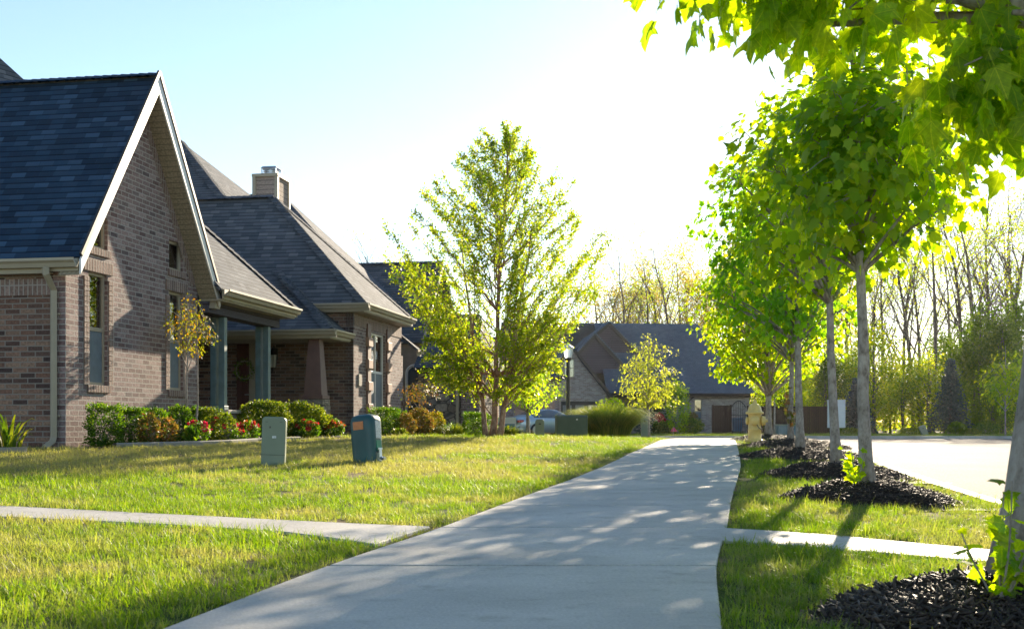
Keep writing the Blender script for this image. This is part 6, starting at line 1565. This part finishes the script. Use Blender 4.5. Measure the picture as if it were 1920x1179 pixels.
spruce('bluish spruce just right of the white mailbox cluster', 1606, 72, 3.4, 2.2, 302)
for i, (px, d, w, h, m_, l) in enumerate([(1795, 66, 1.0, .7, 'wooddark', 'low round shrub left of three on the far verge'), (1818, 66, 1.2, .35, 'lime', 'flat light green shrub on the far verge'), (1850, 67, 1.4, .65, 'box', 'dark low shrub right of the flat one on the far verge'), (1710, 67, 1.4, .4, 'lime', 'low lime shrub left of the leaning pedestal'), (1590, 68, 1.3, .4, 'lime', 'low lime shrub beside the mailbox cluster')]):
    shrub('verge_shrub', l, px, d=d, w=w, h=h, ls=.08, n=900, mat=m_, seed=80+i, group='low shrubs on the far verge')
# the wood goes on behind: one mass nobody could count
rs = np.random.default_rng(9); n = 26000; X = rs.uniform(-70, 110, n); Y = rs.uniform(125, 150, n); Zz = rs.random(n)**1.3*(6 + 2.5*np.sin(X*.23) + 1.5*np.sin(X*.61))
P = np.stack([X, Y, Zz], 1)
mb = MB()
for i in range(160): x, y, h = rs.uniform(-70, 110), rs.uniform(122, 150), rs.uniform(9, 15); mb.tube([(x, y, -.2), (x+rs.normal()*.4, y, h*.5), (x+rs.normal()*.8, y, h)], [.17, .1, .03], 4, cap=False)
o = leaf_obj('woodland', M['wood'], P, rs.normal(size=(n, 3)), rs.normal(size=(n, 3)), .35+.3*rs.random(n), OVAL); tag(o, 'far green mass of the wood behind the nearer trees', 'wood', kind='stuff')
tag(mb.build('woodland', M['woodbark'], uv=False), 'far trunks of the wood', 'wood', kind='stuff')

# ------------------------------------------------------------------ camera, sun, sky
cam = bpy.data.cameras.new('camera'); co = bpy.data.objects.new('camera', cam); COL.objects.link(co)
co.location = (0, 0, EYE); co.rotation_euler = (R(90), 0, 0)
cam.sensor_width = 36; cam.lens = 36*FP/1920; cam.shift_y = (HY-589.5)/1920; cam.clip_end = 3000; cam.clip_start = .05
cam.dof.use_dof = True; cam.dof.focus_distance = 13; cam.dof.aperture_fstop = 9
SC.camera = co
SAZ, SEL = math.atan2(1700-CX, FP), R(17.0)
sd = Vector((math.sin(SAZ)*math.cos(SEL), math.cos(SAZ)*math.cos(SEL), math.sin(SEL)))
sl_ = bpy.data.lights.new('sun', 'SUN'); sl_.energy = 4.6; sl_.angle = R(.53); sl_.color = (1, .84, .62)
so = bpy.data.objects.new('sun', sl_); COL.objects.link(so); so.rotation_euler = sd.to_track_quat('Z', 'Y').to_euler()
w = bpy.data.worlds.new('World'); SC.world = w; w.use_nodes = True; nt = w.node_tree
bg = nt.nodes['Background']; sk = nt.nodes.new('ShaderNodeTexSky'); sk.sky_type = 'NISHITA'; sk.sun_disc = False; sk.sun_elevation = SEL; sk.sun_rotation = SAZ
sk.air_density = 1.0; sk.dust_density = .12; sk.ozone_density = 1.2; sk.altitude = 100
nt.links.new(sk.outputs[0], bg.inputs[0]); bg.inputs[1].default_value = .072
mb = MB(); mb.box(-170, 210, -14, 160, -1.6, 24)
hz, hnt, hb, hout = newmat('thin_air'); hnt.nodes.remove(hb); hv = hnt.nodes.new('ShaderNodeVolumePrincipled'); hv.inputs['Density'].default_value = .00007; hv.inputs['Anisotropy'].default_value = .7; hv.inputs['Color'].default_value = (1, .98, .93, 1)
hnt.links.new(hv.outputs[0], hout.inputs['Volume'])
if HAZE: tag(mb.build('haze', hz, uv=False), kind='stuff')
SC.view_settings.view_transform = 'Standard'; SC.view_settings.look = 'None'; SC.view_settings.gamma = 1; SC.view_settings.exposure = 1.7
SC.render.engine = 'CYCLES'; SC.cycles.max_bounces = 8; SC.cycles.transparent_max_bounces = 8; SC.cycles.diffuse_bounces = 4; SC.cycles.use_denoising = True
